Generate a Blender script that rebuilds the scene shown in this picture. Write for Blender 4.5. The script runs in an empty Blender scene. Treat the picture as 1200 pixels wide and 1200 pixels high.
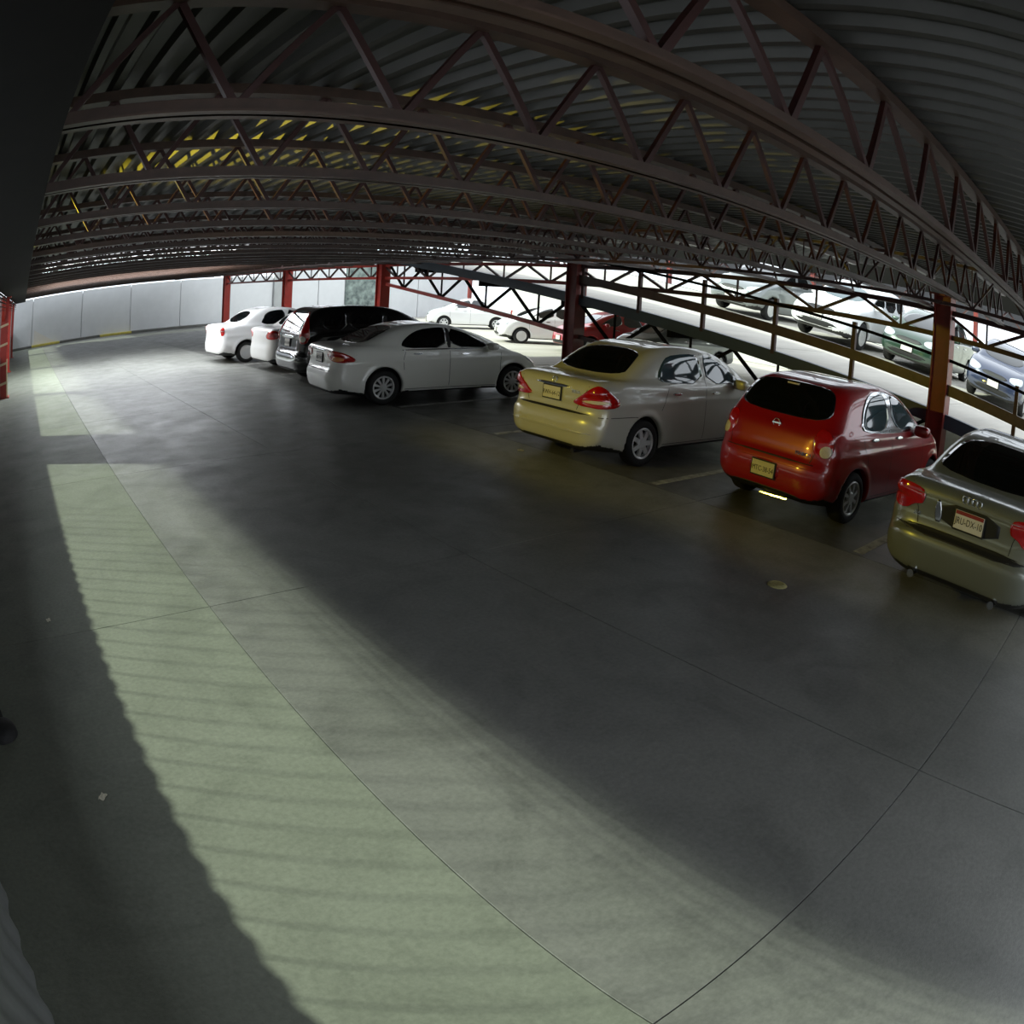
import bpy, bmesh, math, random
import numpy as np
from math import sin, cos, tan, pi, radians, atan, sqrt
from mathutils import Vector, Matrix
from mathutils.bvhtree import BVHTree

random.seed(7)
SC = bpy.context.scene
COL = SC.collection

# ------------------------------------------------------------------ camera
CAM_H, YAW, PITCH, ROLL = 2.1701, 0.70318, 0.29771, 0.05851
cd = bpy.data.cameras.new('camera')
cam = bpy.data.objects.new('camera', cd)
COL.objects.link(cam)
SC.camera = cam
d = Vector((sin(YAW) * cos(PITCH), cos(YAW) * cos(PITCH), -sin(PITCH)))
r = Vector((cos(YAW), -sin(YAW), 0))
u = r.cross(d)
r2 = cos(ROLL) * r + sin(ROLL) * u
u2 = -sin(ROLL) * r + cos(ROLL) * u
M = Matrix((r2, u2, -d)).transposed().to_4x4()
M.translation = (0, 0, CAM_H)
cam.matrix_world = M
cd.type = 'PANO'
cd.panorama_type = 'FISHEYE_LENS_POLYNOMIAL'
cd.sensor_fit = 'HORIZONTAL'
cd.sensor_width = 36
cd.sensor_height = 36
cd.fisheye_fov = pi
cd.fisheye_polynomial_k0 = 0.0
cd.fisheye_polynomial_k1 = -0.035230334649107804
cd.fisheye_polynomial_k2 = -0.0006151382153202699
cd.fisheye_polynomial_k3 = 5.035414605410461e-05
cd.fisheye_polynomial_k4 = -1.774082986823319e-06
cd.clip_start = 0.02
cd.clip_end = 500

# ------------------------------------------------------------------ world, sun, exposure
SKY = 2.0
w = bpy.data.worlds.new('sky')
SC.world = w
w.use_nodes = True
bg = w.node_tree.nodes['Background']
bg.inputs[0].default_value = (0.86, 0.93, 1.0, 1)
bg.inputs[1].default_value = SKY

sl = bpy.data.lights.new('sun', 'SUN')
sl.energy = 5.4
sl.angle = radians(1.4)
sl.color = (0.90, 1.0, 0.80)
so = bpy.data.objects.new('sun', sl)
COL.objects.link(so)
SUN_EL = radians(38.5)
L = Vector((0.837 * cos(SUN_EL), -0.546 * cos(SUN_EL), -sin(SUN_EL)))
so.rotation_euler = L.to_track_quat('-Z', 'Y').to_euler()
so.location = (-20, 20, 30)

vs = SC.view_settings
vs.view_transform = 'Standard'
vs.look = 'None'
vs.gamma = 1
vs.use_curve_mapping = False
vs.exposure = 0.0


def lamp(name, kind, loc, target, energy, color, **kw):
    l = bpy.data.lights.new(name, kind)
    l.energy = energy
    l.color = color
    for k, v in kw.items():
        setattr(l, k, v)
    o = bpy.data.objects.new(name, l)
    COL.objects.link(o)
    o.location = loc
    o.rotation_euler = (Vector(target) - Vector(loc)).to_track_quat('-Z', 'Y').to_euler()
    return o


# unseen floodlights added to warm the car rears (their housings are built below)
lamp('fill_far_light', 'SPOT', (-0.26, 21.05, 2.80), (6.5, 20.6, 0.2), 700, (1.0, 0.95, 0.80),
     spot_size=radians(88), spot_blend=1.0, shadow_soft_size=0.01)
lamp('fill_near_light', 'SPOT', (-0.26, 7.3, 2.80), (6.8, 4.2, 0.5), 520, (1.0, 0.80, 0.06),
     spot_size=radians(92), spot_blend=0.6, shadow_soft_size=0.01)


# ------------------------------------------------------------------ helpers
def lin(c):
    return tuple((x / 255 / 12.92) if x / 255 <= 0.04045 else ((x / 255 + 0.055) / 1.055) ** 2.4 for x in c)


def mat(name, srgb, rough=0.5, metal=0.0, coat=0.0, noise=0.0, scale=8.0, bump=0.0, spec=0.5, dark=None,
        trans=0.0, emit=0.0, stretch=None, detail=6):
    m = bpy.data.materials.new(name)
    m.use_nodes = True
    nt = m.node_tree
    b = nt.nodes['Principled BSDF']
    c = lin(srgb) + (1,)
    b.inputs['Base Color'].default_value = c
    b.inputs['Roughness'].default_value = rough
    b.inputs['Metallic'].default_value = metal
    b.inputs['Coat Weight'].default_value = coat
    b.inputs['Coat Roughness'].default_value = 0.04
    b.inputs['Coat IOR'].default_value = 1.7
    b.inputs['Specular IOR Level'].default_value = spec
    if trans:
        b.inputs['Transmission Weight'].default_value = trans
    if emit:
        b.inputs['Emission Color'].default_value = c
        b.inputs['Emission Strength'].default_value = emit
    if noise or bump:
        tc = nt.nodes.new('ShaderNodeTexCoord')
        src = tc.outputs['Object']
        if stretch:
            mp = nt.nodes.new('ShaderNodeMapping')
            mp.inputs['Scale'].default_value = stretch
            nt.links.new(src, mp.inputs[0])
            src = mp.outputs[0]
        n = nt.nodes.new('ShaderNodeTexNoise')
        n.inputs['Scale'].default_value = scale
        n.inputs['Detail'].default_value = detail
        n.inputs['Roughness'].default_value = 0.6
        nt.links.new(src, n.inputs['Vector'])
        if noise:
            rp = nt.nodes.new('ShaderNodeValToRGB')
            rp.color_ramp.elements[0].position = 0.3
            rp.color_ramp.elements[1].position = 0.7
            c2 = lin(dark) if dark else tuple(x * (1 - noise) for x in c[:3])
            rp.color_ramp.elements[0].color = tuple(c2) + (1,)
            rp.color_ramp.elements[1].color = c
            nt.links.new(n.outputs['Fac'], rp.inputs[0])
            nt.links.new(rp.outputs[0], b.inputs['Base Color'])
        if bump:
            bp = nt.nodes.new('ShaderNodeBump')
            bp.inputs['Strength'].default_value = bump
            bp.inputs['Distance'].default_value = 0.02
            nt.links.new(n.outputs['Fac'], bp.inputs['Height'])
            nt.links.new(bp.outputs[0], b.inputs['Normal'])
    return m


def floor_mat(name, a, b_, rough, stain):
    """worn concrete: broad patches, fine grain, dark oily stains"""
    m = bpy.data.materials.new(name)
    m.use_nodes = True
    nt = m.node_tree
    N, K = nt.nodes, nt.links
    b = N['Principled BSDF']
    tc = N.new('ShaderNodeNewGeometry')

    def noise(scale, det, st=(1, 1, 1), dist=0.0):
        mp = N.new('ShaderNodeMapping')
        mp.inputs['Scale'].default_value = st
        K.new(tc.outputs['Position'], mp.inputs[0])
        n = N.new('ShaderNodeTexNoise')
        n.inputs['Scale'].default_value = scale
        n.inputs['Detail'].default_value = det
        n.inputs['Roughness'].default_value = 0.65
        n.inputs['Distortion'].default_value = dist
        K.new(mp.outputs[0], n.inputs['Vector'])
        return n

    def ramp(n, p0, p1, c0, c1):
        rp = N.new('ShaderNodeValToRGB')
        rp.color_ramp.elements[0].position = p0
        rp.color_ramp.elements[1].position = p1
        rp.color_ramp.elements[0].color = tuple(c0) + (1,)
        rp.color_ramp.elements[1].color = tuple(c1) + (1,)
        K.new(n.outputs['Fac'], rp.inputs[0])
        return rp

    def mul(x, y):
        mx = N.new('ShaderNodeMix')
        mx.data_type = 'RGBA'
        mx.blend_type = 'MULTIPLY'
        mx.inputs[0].default_value = 1
        K.new(x.outputs[0] if x.bl_idname != 'ShaderNodeMix' else x.outputs[2], mx.inputs[6])
        K.new(y.outputs[0], mx.inputs[7])
        return mx

    base = ramp(noise(0.55, 5, (1, 0.55, 1), 0.6), 0.35, 0.68, lin(b_), lin(a))
    fine = ramp(noise(34, 4), 0.3, 0.7, (0.80,) * 3, (1.08,) * 3)
    st = ramp(noise(1.3, 6, (1, 1, 1), 1.2), 0.30, 0.52, (1 - stain,) * 3, (1, 1, 1))
    c = mul(mul(base, fine), st)
    K.new(c.outputs[2], b.inputs['Base Color'])
    rr = ramp(noise(2.2, 4), 0.3, 0.7, (rough - 0.08,) * 3, (rough + 0.10,) * 3)
    K.new(rr.outputs[0], b.inputs['Roughness'])
    b.inputs['Specular IOR Level'].default_value = 0.35
    bp = N.new('ShaderNodeBump')
    bp.inputs['Strength'].default_value = 0.25
    bp.inputs['Distance'].default_value = 0.006
    K.new(noise(55, 5).outputs['Fac'], bp.inputs['Height'])
    K.new(bp.outputs[0], b.inputs['Normal'])
    return m


def tag(o, label=None, cat=None, group=None, kind=None):
    if label:
        o['label'] = label
    if cat:
        o['category'] = cat
    if group:
        o['group'] = group
    if kind:
        o['kind'] = kind
    return o


def empty(name, loc=(0, 0, 0), rot=(0, 0, 0), parent=None):
    o = bpy.data.objects.new(name, None)
    o.empty_display_size = 0.2
    COL.objects.link(o)
    o.location = loc
    o.rotation_euler = rot
    if parent:
        o.parent = parent
    return o


def link(name, me, m=None, parent=None, loc=None, rot=None):
    o = bpy.data.objects.new(name, me)
    COL.objects.link(o)
    if m is not None and not me.materials:
        for x in (m if isinstance(m, (list, tuple)) else [m]):
            me.materials.append(x)
    if parent is not None:
        o.parent = parent
    if loc is not None:
        o.location = loc
    if rot is not None:
        o.rotation_euler = rot
    return o


def pymesh(name, V, F, smooth=False):
    me = bpy.data.meshes.new(name)
    me.from_pydata([tuple(v) for v in V], [], [tuple(f) for f in F])
    me.update()
    if smooth:
        me.polygons.foreach_set('use_smooth', [True] * len(me.polygons))
    return me


class MB:
    """collects boxes, bars and rings into one mesh"""

    def __init__(s):
        s.v, s.f = [], []

    def box(s, x0, x1, y0, y1, z0, z1):
        n = len(s.v)
        s.v += [(x, y, z) for z in (z0, z1) for y in (y0, y1) for x in (x0, x1)]
        s.f += [tuple(n + i for i in q) for q in
                ((0, 2, 3, 1), (4, 5, 7, 6), (0, 1, 5, 4), (2, 6, 7, 3), (0, 4, 6, 2), (1, 3, 7, 5))]
        return s

    def bar(s, p, q, w, h, up=(0, 0, 1)):
        p, q, up = Vector(p), Vector(q), Vector(up)
        a = (q - p).normalized()
        if abs(a.dot(up)) > 0.98:
            up = Vector((1, 0, 0))
        x = a.cross(up).normalized() * (w / 2)
        y = x.cross(a).normalized() * (h / 2)
        n = len(s.v)
        for c in (p, q):
            s.v += [tuple(c - x - y), tuple(c + x - y), tuple(c + x + y), tuple(c - x + y)]
        s.f += [tuple(n + i for i in t) for t in
                ((0, 3, 2, 1), (4, 5, 6, 7), (0, 1, 5, 4), (1, 2, 6, 5), (2, 3, 7, 6), (3, 0, 4, 7))]
        return s

    def tube(s, p, q, rad, n=10, r1=None, cap=True):
        p, q = Vector(p), Vector(q)
        r1 = rad if r1 is None else r1
        a = (q - p).normalized()
        up = Vector((0, 0, 1)) if abs(a.z) < 0.95 else Vector((1, 0, 0))
        x = a.cross(up).normalized()
        y = x.cross(a)
        b = len(s.v)
        for c, rr in ((p, rad), (q, r1)):
            for i in range(n):
                t = 2 * pi * i / n
                s.v.append(tuple(c + x * cos(t) * rr + y * sin(t) * rr))
        for i in range(n):
            j = (i + 1) % n
            s.f.append((b + i, b + j, b + n + j, b + n + i))
        if cap:
            s.f.append(tuple(b + i for i in range(n))[::-1])
            s.f.append(tuple(b + n + i for i in range(n)))
        return s

    def lathe(s, prof, n=32, axis='y', c=(0, 0, 0)):
        """prof: (radius, offset along the axis)"""
        b = len(s.v)
        for (rr, o) in prof:
            for i in range(n):
                t = 2 * pi * i / n
                if axis == 'y':
                    s.v.append((c[0] + rr * cos(t), c[1] + o, c[2] + rr * sin(t)))
                else:
                    s.v.append((c[0] + rr * cos(t), c[1] + rr * sin(t), c[2] + o))
        for k in range(len(prof) - 1):
            for i in range(n):
                j = (i + 1) % n
                q = (b + k * n + i, b + k * n + j, b + (k + 1) * n + j, b + (k + 1) * n + i)
                s.f.append(q if axis != 'y' else q[::-1])
        return s

    def mesh(s, name, smooth=False):
        return pymesh(name, s.v, s.f, smooth)

    def build(s, name, m, parent=None, smooth=False, loc=None, rot=None):
        return link(name, s.mesh(name, smooth), m, parent, loc, rot)


def bevelled_box(name, sx, sy, sz, m, parent, loc, bev=0.01, rot=None, seg=2):
    bm = bmesh.new()
    bmesh.ops.create_cube(bm, size=1)
    bmesh.ops.scale(bm, vec=(sx, sy, sz), verts=bm.verts)
    bmesh.ops.bevel(bm, geom=bm.edges[:], offset=bev, segments=seg, affect='EDGES', profile=0.5)
    me = bpy.data.meshes.new(name)
    bm.to_mesh(me)
    bm.free()
    return link(name, me, m, parent, loc, rot)


# ------------------------------------------------------------------ materials
M_floor = floor_mat('aisle_concrete', (124, 124, 119), (106, 107, 102), 0.48, 0.25)
M_walk = floor_mat('walkway_concrete', (126, 130, 118), (112, 116, 104), 0.6, 0.22)
M_bay = floor_mat('bay_concrete', (98, 97, 93), (72, 72, 69), 0.45, 0.4)  # bay tone darkened for some of the shade around the cars
M_joint = mat('joint_dirt', (48, 48, 46), 0.9, noise=0.3)
M_ramp = mat('ramp_concrete', (186, 182, 172), 0.7, noise=0.25, scale=1.2, stretch=(0.3, 2, 1), bump=0.1)
M_wall = mat('wall_paint_white', (214, 216, 218), 0.6, noise=0.08, scale=1.5, bump=0.05)
M_wall2 = mat('wall_paint_grey', (170, 172, 172), 0.6, noise=0.12, scale=2)
M_mural = mat('mottled_cladding', (150, 165, 158), 0.4, noise=0.7, scale=2.6, dark=(48, 58, 62), bump=0.2)
M_yellow = mat('kerb_yellow', (205, 190, 90), 0.6, noise=0.35, scale=5)
M_kerb = mat('kerb_concrete', (105, 105, 100), 0.7, noise=0.3, scale=4)
M_red = mat('red_oxide_steel', (126, 40, 30), 0.5, noise=0.4, scale=5, bump=0.1, coat=0.1)
M_redb = mat('red_bright_steel', (170, 44, 30), 0.45, noise=0.25, scale=5)
M_joist = mat('brown_steel', (84, 63, 52), 0.42, noise=0.45, scale=7, bump=0.1)
M_girder = mat('dark_red_steel', (64, 30, 26), 0.5, noise=0.45, scale=6)
M_deck = mat('deck_sheet', (72, 71, 67), 0.45, metal=0.2, noise=0.3, scale=3)
M_dark = mat('dark_girder_steel', (19, 18, 16), 0.7, noise=0.4, scale=9, spec=0.08)
M_blue = mat('blue_grey_beam', (58, 72, 84), 0.5, noise=0.25, scale=4)
M_lit_edge = mat('cream_lit_edge', (220, 196, 158), 0.5, noise=0.3, scale=10)
M_fence = mat('galvanised_sheet', (150, 152, 150), 0.45, metal=0.5, noise=0.2)
M_black = mat('black_plastic', (22, 22, 23), 0.55)
M_rubber = mat('tyre_rubber', (20, 20, 21), 0.75, noise=0.3, scale=30, bump=0.2)
M_rim = mat('silver_alloy', (205, 206, 206), 0.3, metal=0.25, coat=0.4)
M_rimd = mat('dark_wheel_back', (24, 24, 25), 0.6, metal=0.2)
M_chrome = mat('chrome', (222, 224, 226), 0.12, metal=1.0)
M_glass = mat('dark_car_glass', (10, 13, 15), 0.03, spec=0.7, coat=0.5)
M_glassl = mat('clear_car_glass', (58, 78, 84), 0.03, spec=0.8, coat=0.6)
M_lred = mat('tail_lamp_red', (190, 16, 14), 0.12, coat=1.0, noise=0.3, scale=12)
M_lclear = mat('lamp_clear', (226, 214, 196), 0.1, coat=1.0, noise=0.2, scale=25)
M_lamber = mat('lamp_amber', (235, 140, 60), 0.12, coat=1.0)
M_head = mat('headlamp_glass', (188, 198, 205), 0.06, coat=1.0, noise=0.4, scale=14)
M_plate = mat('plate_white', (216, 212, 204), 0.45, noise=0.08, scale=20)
M_platey = mat('plate_cream', (205, 196, 150), 0.45, noise=0.1, scale=20)
M_platered = mat('plate_red_band', (140, 34, 38), 0.45)
M_ink = mat('plate_ink', (50, 48, 50), 0.5)
M_paint = mat('worn_white_paint', (188, 188, 182), 0.6, noise=0.6, scale=9, dark=(96, 96, 92))
M_disc = mat('pale_yellow_cover', (176, 168, 112), 0.6, noise=0.35, scale=30, bump=0.3)
M_paper = mat('litter_paper', (205, 200, 180), 0.8, noise=0.2, scale=40)
M_glow = mat('glow_sheet', (235, 240, 245), 0.6, emit=12.0)
M_bldg = mat('pale_render', (200, 200, 196), 0.8, noise=0.12, scale=0.8)


def paint(name, srgb, metal=0.35, rough=0.32, coat=0.9, noise=0.0):
    return mat(name, srgb, rough, metal=metal, coat=coat, noise=noise, scale=3)


# ------------------------------------------------------------------ car builder
def chaikin(P, n=2):
    P = np.array(P, float)
    for _ in range(n):
        Q = np.roll(P, -1, 0)
        P = np.stack([0.75 * P + 0.25 * Q, 0.25 * P + 0.75 * Q], 1).reshape(-1, 2)
    return P


def poly_sdf(X, Z, P):
    sh = X.shape
    x, z = X.ravel(), Z.ravel()
    d2 = np.full(x.shape, 1e9)
    ins = np.zeros(x.shape, bool)
    Q = np.roll(P, -1, 0)
    for (ax, az), (bx, bz) in zip(P, Q):
        ex, ez = bx - ax, bz - az
        l = ex * ex + ez * ez + 1e-12
        t = np.clip(((x - ax) * ex + (z - az) * ez) / l, 0, 1)
        d2 = np.minimum(d2, (x - ax - t * ex) ** 2 + (z - az - t * ez) ** 2)
        if abs(ez) > 1e-12:
            c = ((az > z) != (bz > z)) & (x < ex * (z - az) / ez + ax)
            ins ^= c
    dd = np.sqrt(d2)
    return np.where(ins, -dd, dd).reshape(sh)


def smax(a, b, k):
    h = np.maximum(k - np.abs(a - b), 0)
    return np.maximum(a, b) + h * h / (4 * k)


def smin(a, b, k):
    return -smax(-a, -b, k)


def trilin(F, g):
    i = np.clip(np.floor(g).astype(int), 0, np.array(F.shape) - 2)
    f = np.clip(g - i, 0, 1)
    o = 0
    for a in (0, 1):
        for b in (0, 1):
            for c in (0, 1):
                wgt = (f[:, 0] if a else 1 - f[:, 0]) * (f[:, 1] if b else 1 - f[:, 1]) * (f[:, 2] if c else 1 - f[:, 2])
                o = o + wgt * F[i[:, 0] + a, i[:, 1] + b, i[:, 2] + c]
    return o


def surfnet(F):
    s = F < 0
    c = [s[a:s.shape[0] - 1 + a, b:s.shape[1] - 1 + b, e:s.shape[2] - 1 + e] for a in (0, 1) for b in (0, 1) for e in (0, 1)]
    cnt = sum(x.astype(np.int8) for x in c)
    act = (cnt > 0) & (cnt < 8)
    idx = np.argwhere(act)
    num = np.full(act.shape, -1, int)
    num[act] = np.arange(len(idx))
    off = np.array([(a, b, e) for a in (0, 1) for b in (0, 1) for e in (0, 1)])
    val = np.stack([F[idx[:, 0] + o[0], idx[:, 1] + o[1], idx[:, 2] + o[2]] for o in off], 1)
    P = np.zeros((len(idx), 3))
    n = np.zeros(len(idx))
    for i in range(8):
        for j in range(i + 1, 8):
            if np.abs(off[i] - off[j]).sum() != 1:
                continue
            a, b = val[:, i], val[:, j]
            m = (a < 0) != (b < 0)
            t = np.where(m, a / np.where(m, a - b, 1), 0)
            P += np.where(m[:, None], off[i] + t[:, None] * (off[j] - off[i]), 0)
            n += m
    V = idx + P / n[:, None]
    quads = []
    for ax in range(3):
        o1, o2 = (ax + 1) % 3, (ax + 2) % 3
        sl0 = [slice(None)] * 3
        sl1 = [slice(None)] * 3
        sl0[ax] = slice(0, -1)
        sl1[ax] = slice(1, None)
        e = s[tuple(sl0)] != s[tuple(sl1)]
        E_ = np.argwhere(e)
        E_ = E_[(E_[:, o1] >= 1) & (E_[:, o2] >= 1) & (E_[:, o1] < s.shape[o1] - 1) & (E_[:, o2] < s.shape[o2] - 1)]
        inside_first = s[E_[:, 0], E_[:, 1], E_[:, 2]]
        D1 = np.zeros(3, int)
        D1[o1] = 1
        D2 = np.zeros(3, int)
        D2[o2] = 1
        get = lambda q: num[q[:, 0], q[:, 1], q[:, 2]]
        q = np.stack([get(E_ - D1 - D2), get(E_ - D2), get(E_), get(E_ - D1)], 1)
        q[~inside_first] = q[~inside_first][:, ::-1]
        quads.append(q)
    return V, np.concatenate(quads), idx


def np_mesh(name, V, Q, N=None):
    me = bpy.data.meshes.new(name)
    k = Q.shape[1]
    me.vertices.add(len(V))
    me.vertices.foreach_set('co', np.ascontiguousarray(V, np.float32).ravel())
    me.loops.add(Q.size)
    me.loops.foreach_set('vertex_index', np.ascontiguousarray(Q, np.int32).ravel())
    me.polygons.add(len(Q))
    me.polygons.foreach_set('loop_start', np.arange(0, Q.size, k, dtype=np.int32))
    me.polygons.foreach_set('loop_total', np.full(len(Q), k, np.int32))
    me.polygons.foreach_set('use_smooth', np.ones(len(Q), bool))
    me.update(calc_edges=True)
    if N is not None:
        me.normals_split_custom_set_from_vertices([tuple(n) for n in N])
    return me


def car_field(S):
    """signed field of the car body on a half grid; u from the rear bumper forward, v to the left, z up"""
    L_, W, dd = S['L'], S['W'] / 2, S['res']
    us = np.arange(-0.10, L_ + 0.10, dd)
    vsx = (np.arange(0, int((W + 0.10) / dd) + 2) - 0.5) * dd
    zs = np.arange(0.08, S['H'] + 0.08, dd)
    U2, Z2 = np.meshgrid(us, zs, indexing='ij')
    sl = poly_sdf(U2, Z2, chaikin(S['low']))
    sg = poly_sdf(U2, Z2, chaikin(S['gh']))
    # plan taper
    ur, uf = 0.9, L_ - 1.0
    taper = 1 - S.get('tr', 0.05) * np.clip((ur - U2) / ur, 0, 1) ** 2 - S.get('tf', 0.10) * np.clip((U2 - uf) / 1.0, 0, 1) ** 2
    zb = S['belt']
    prof = 1 - 0.045 * np.clip((Z2 - 0.62) / (zb - 0.62), 0, 1.3) ** 2 - 0.05 * np.clip((0.45 - Z2) / 0.25, 0, 1) ** 2
    WL = W * taper * prof
    zc = S.get('crease', 0.82)
    WL = WL + 0.010 * np.clip(1 - np.abs(Z2 - zc - 0.02 * (U2 - 2)) / 0.07, 0, 1)
    arches = []
    for uw in (S['ur'], S['uf']):
        dist = np.sqrt((U2 - uw) ** 2 + (Z2 - S['rw']) ** 2)
        arches.append(dist - S['ra'])
        WL = WL + 0.016 * np.exp(-((dist - S['ra']) / 0.06) ** 2) * (dist > S['ra'] - 0.05)
    g0, g1 = S['ghx']
    um = (g0 + g1) / 2
    WG = W - S.get('inset', 0.045) - S['tumble'] * np.clip(Z2 - zb, -0.1, 2) - S.get('ght', 0.10) * np.clip(np.abs(U2 - um) / ((g1 - g0) / 2), 0, 1.2) ** 3
    k = np.clip(0.09 + 0.30 * np.clip((0.55 - U2) / 0.55, 0, 1) + 0.38 * np.clip((U2 - (L_ - 0.7)) / 0.7, 0, 1), 0.09, 0.5)
    k = np.where(Z2 > S.get('kz', 0.95), np.minimum(k, 0.16), k)
    V3 = vsx[None, :, None]
    A = V3 - WL[:, None, :]
    low = smax(A, np.broadcast_to(sl[:, None, :], A.shape), k[:, None, :])
    Gd = V3 - WG[:, None, :]
    gh = smax(Gd, np.broadcast_to(sg[:, None, :], A.shape), S.get('kg', 0.16))
    F = smin(low, gh, S.get('ku', 0.05))
    inn = (W - 0.30) - V3
    for a in arches:
        F = np.maximum(F, -np.maximum(np.broadcast_to(a[:, None, :], A.shape), inn))
    for (v0, z0, z1, ud) in S.get('recess', []):
        bx = np.maximum(np.maximum(V3 - v0 + 0 * U2[:, None, :], np.maximum(z0 - Z2, Z2 - z1)[:, None, :] + 0 * V3), (U2 - ud)[:, None, :] + 0 * V3)
        F = smax(F, -bx, 0.02)
    return us, vsx, zs, F


def car_shell(S):
    us, vsx, zs, F = car_field(S)
    dd = S['res']
    V, Q, idx = surfnet(F)
    gr = np.gradient(F)
    for _ in range(2):
        f = trilin(F, V)
        g = np.stack([trilin(x, V) for x in gr], 1)
        V = V - np.clip((f / np.maximum((g * g).sum(1), 1e-9))[:, None] * g, -0.5, 0.5)
    N = np.stack([trilin(x, V) for x in gr], 1)
    P = np.stack([us[0] + V[:, 0] * dd, vsx[0] + V[:, 1] * dd, zs[0] + V[:, 2] * dd], 1)
    mid = idx[:, 1] == 0
    P[mid, 1] = 0
    N[mid, 1] = 0
    N /= np.maximum(np.linalg.norm(N, axis=1), 1e-9)[:, None]
    n = len(P)
    m = np.arange(n)
    other = np.where(mid, m, 0)
    nid = np.cumsum(~mid) - 1 + n
    other = np.where(mid, m, nid)
    P2 = P[~mid] * np.array([1, -1, 1])
    N2 = N[~mid] * np.array([1, -1, 1])
    Q2 = other[Q][:, ::-1]
    return np.concatenate([P, P2]), np.concatenate([Q, Q2]), np.concatenate([N, N2])


def ray_of(S, view, side, a, z):
    W, L_ = S['W'] / 2, S['L']
    if view == 'side':
        return Vector((a, side * (W + 1), z)), Vector((0, -side, 0))
    if view == 'rear':
        return Vector((-1, a, z)), Vector((1, 0, 0))
    if view == 'front':
        return Vector((L_ + 1, a, z)), Vector((-1, 0, 0))
    q = 1 / sqrt(2)
    t = 1.0
    if view == 'corner':                       # rear corner, a<0 on the rear face, a>0 on the side
        return Vector((a * q - t, side * (W + a * q + t), z)), Vector((q, -side * q, 0))
    if view == 'fcorner':
        return Vector((L_ - a * q + t, side * (W + a * q + t), z)), Vector((-q, -side * q, 0))


def span(P, z):
    xs = []
    for (ax, az), (bx, bz) in zip(P, np.roll(P, -1, 0)):
        if (az > z) != (bz > z):
            xs.append(ax + (z - az) / (bz - az) * (bx - ax))
    return (min(xs), max(xs)) if len(xs) >= 2 else None


def patch(S, bvh, name, view, poly, m, parent, eps=0.005, side=1, nr=12, nc=16, rnd=2):
    """a thin panel with rolled edges that follows the body inside an outline"""
    P = chaikin(poly, rnd) if rnd else np.array(poly, float)
    z0, z1 = P[:, 1].min() + 1e-4, P[:, 1].max() - 1e-4
    V, F, G = [], [], []
    for i in range(nr + 1):
        t = i / nr
        t = 0.5 - 0.5 * cos(pi * t) if rnd else t
        z = z0 + (z1 - z0) * t
        sp = span(P, z)
        row = []
        for j in range(nc + 1):
            a = sp[0] + (sp[1] - sp[0]) * j / nc
            o, dr = ray_of(S, view, side, a, z)
            h = bvh.ray_cast(o, dr, 3)
            if h[0] is None:
                row.append(None)
                continue
            nn = h[1]
            if nn.dot(dr) > 0:
                nn = -nn
            row.append((h[0], nn))
        G.append(row)
    last = None
    n_r, n_c = nr + 1, nc + 1
    for i in range(n_r):
        for j in range(n_c):
            if G[i][j] is None:
                near = [G[a][b] for a in range(max(0, i - 2), min(n_r, i + 3)) for b in range(max(0, j - 3), min(n_c, j + 4)) if G[a][b] is not None]
                G[i][j] = near[0] if near else (last if last else (Vector((0, 0, 0)), Vector((0, 0, 1))))
            last = G[i][j]
            V.append(G[i][j][0] + G[i][j][1] * eps)
    flip = (view in ('rear', 'fcorner_') or (view == 'side' and side > 0) or (view == 'corner' and side < 0) or (view == 'fcorner' and side > 0))
    if view == 'side':
        flip = side > 0
    elif view == 'rear':
        flip = True
    elif view == 'front':
        flip = False
    elif view == 'corner':
        flip = side > 0
    else:
        flip = side < 0
    for i in range(nr):
        for j in range(nc):
            q = (i * n_c + j, i * n_c + j + 1, (i + 1) * n_c + j + 1, (i + 1) * n_c + j)
            F.append(q[::-1] if flip else q)
    ring = [(0, j) for j in range(nc)] + [(i, nc) for i in range(nr)] + [(nr, j) for j in range(nc, 0, -1)] + [(i, 0) for i in range(nr, 0, -1)]
    b = len(V)
    for (i, j) in ring:
        p, nn = G[i][j]
        V.append(p - nn * 0.012)
    for k in range(len(ring)):
        k2 = (k + 1) % len(ring)
        i0 = ring[k][0] * n_c + ring[k][1]
        i1 = ring[k2][0] * n_c + ring[k2][1]
        q = (i1, i0, b + k, b + k2)
        F.append(q[::-1] if flip else q)
    me = pymesh(name, V, F, True)
    return link(name, me, m, parent)


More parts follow.
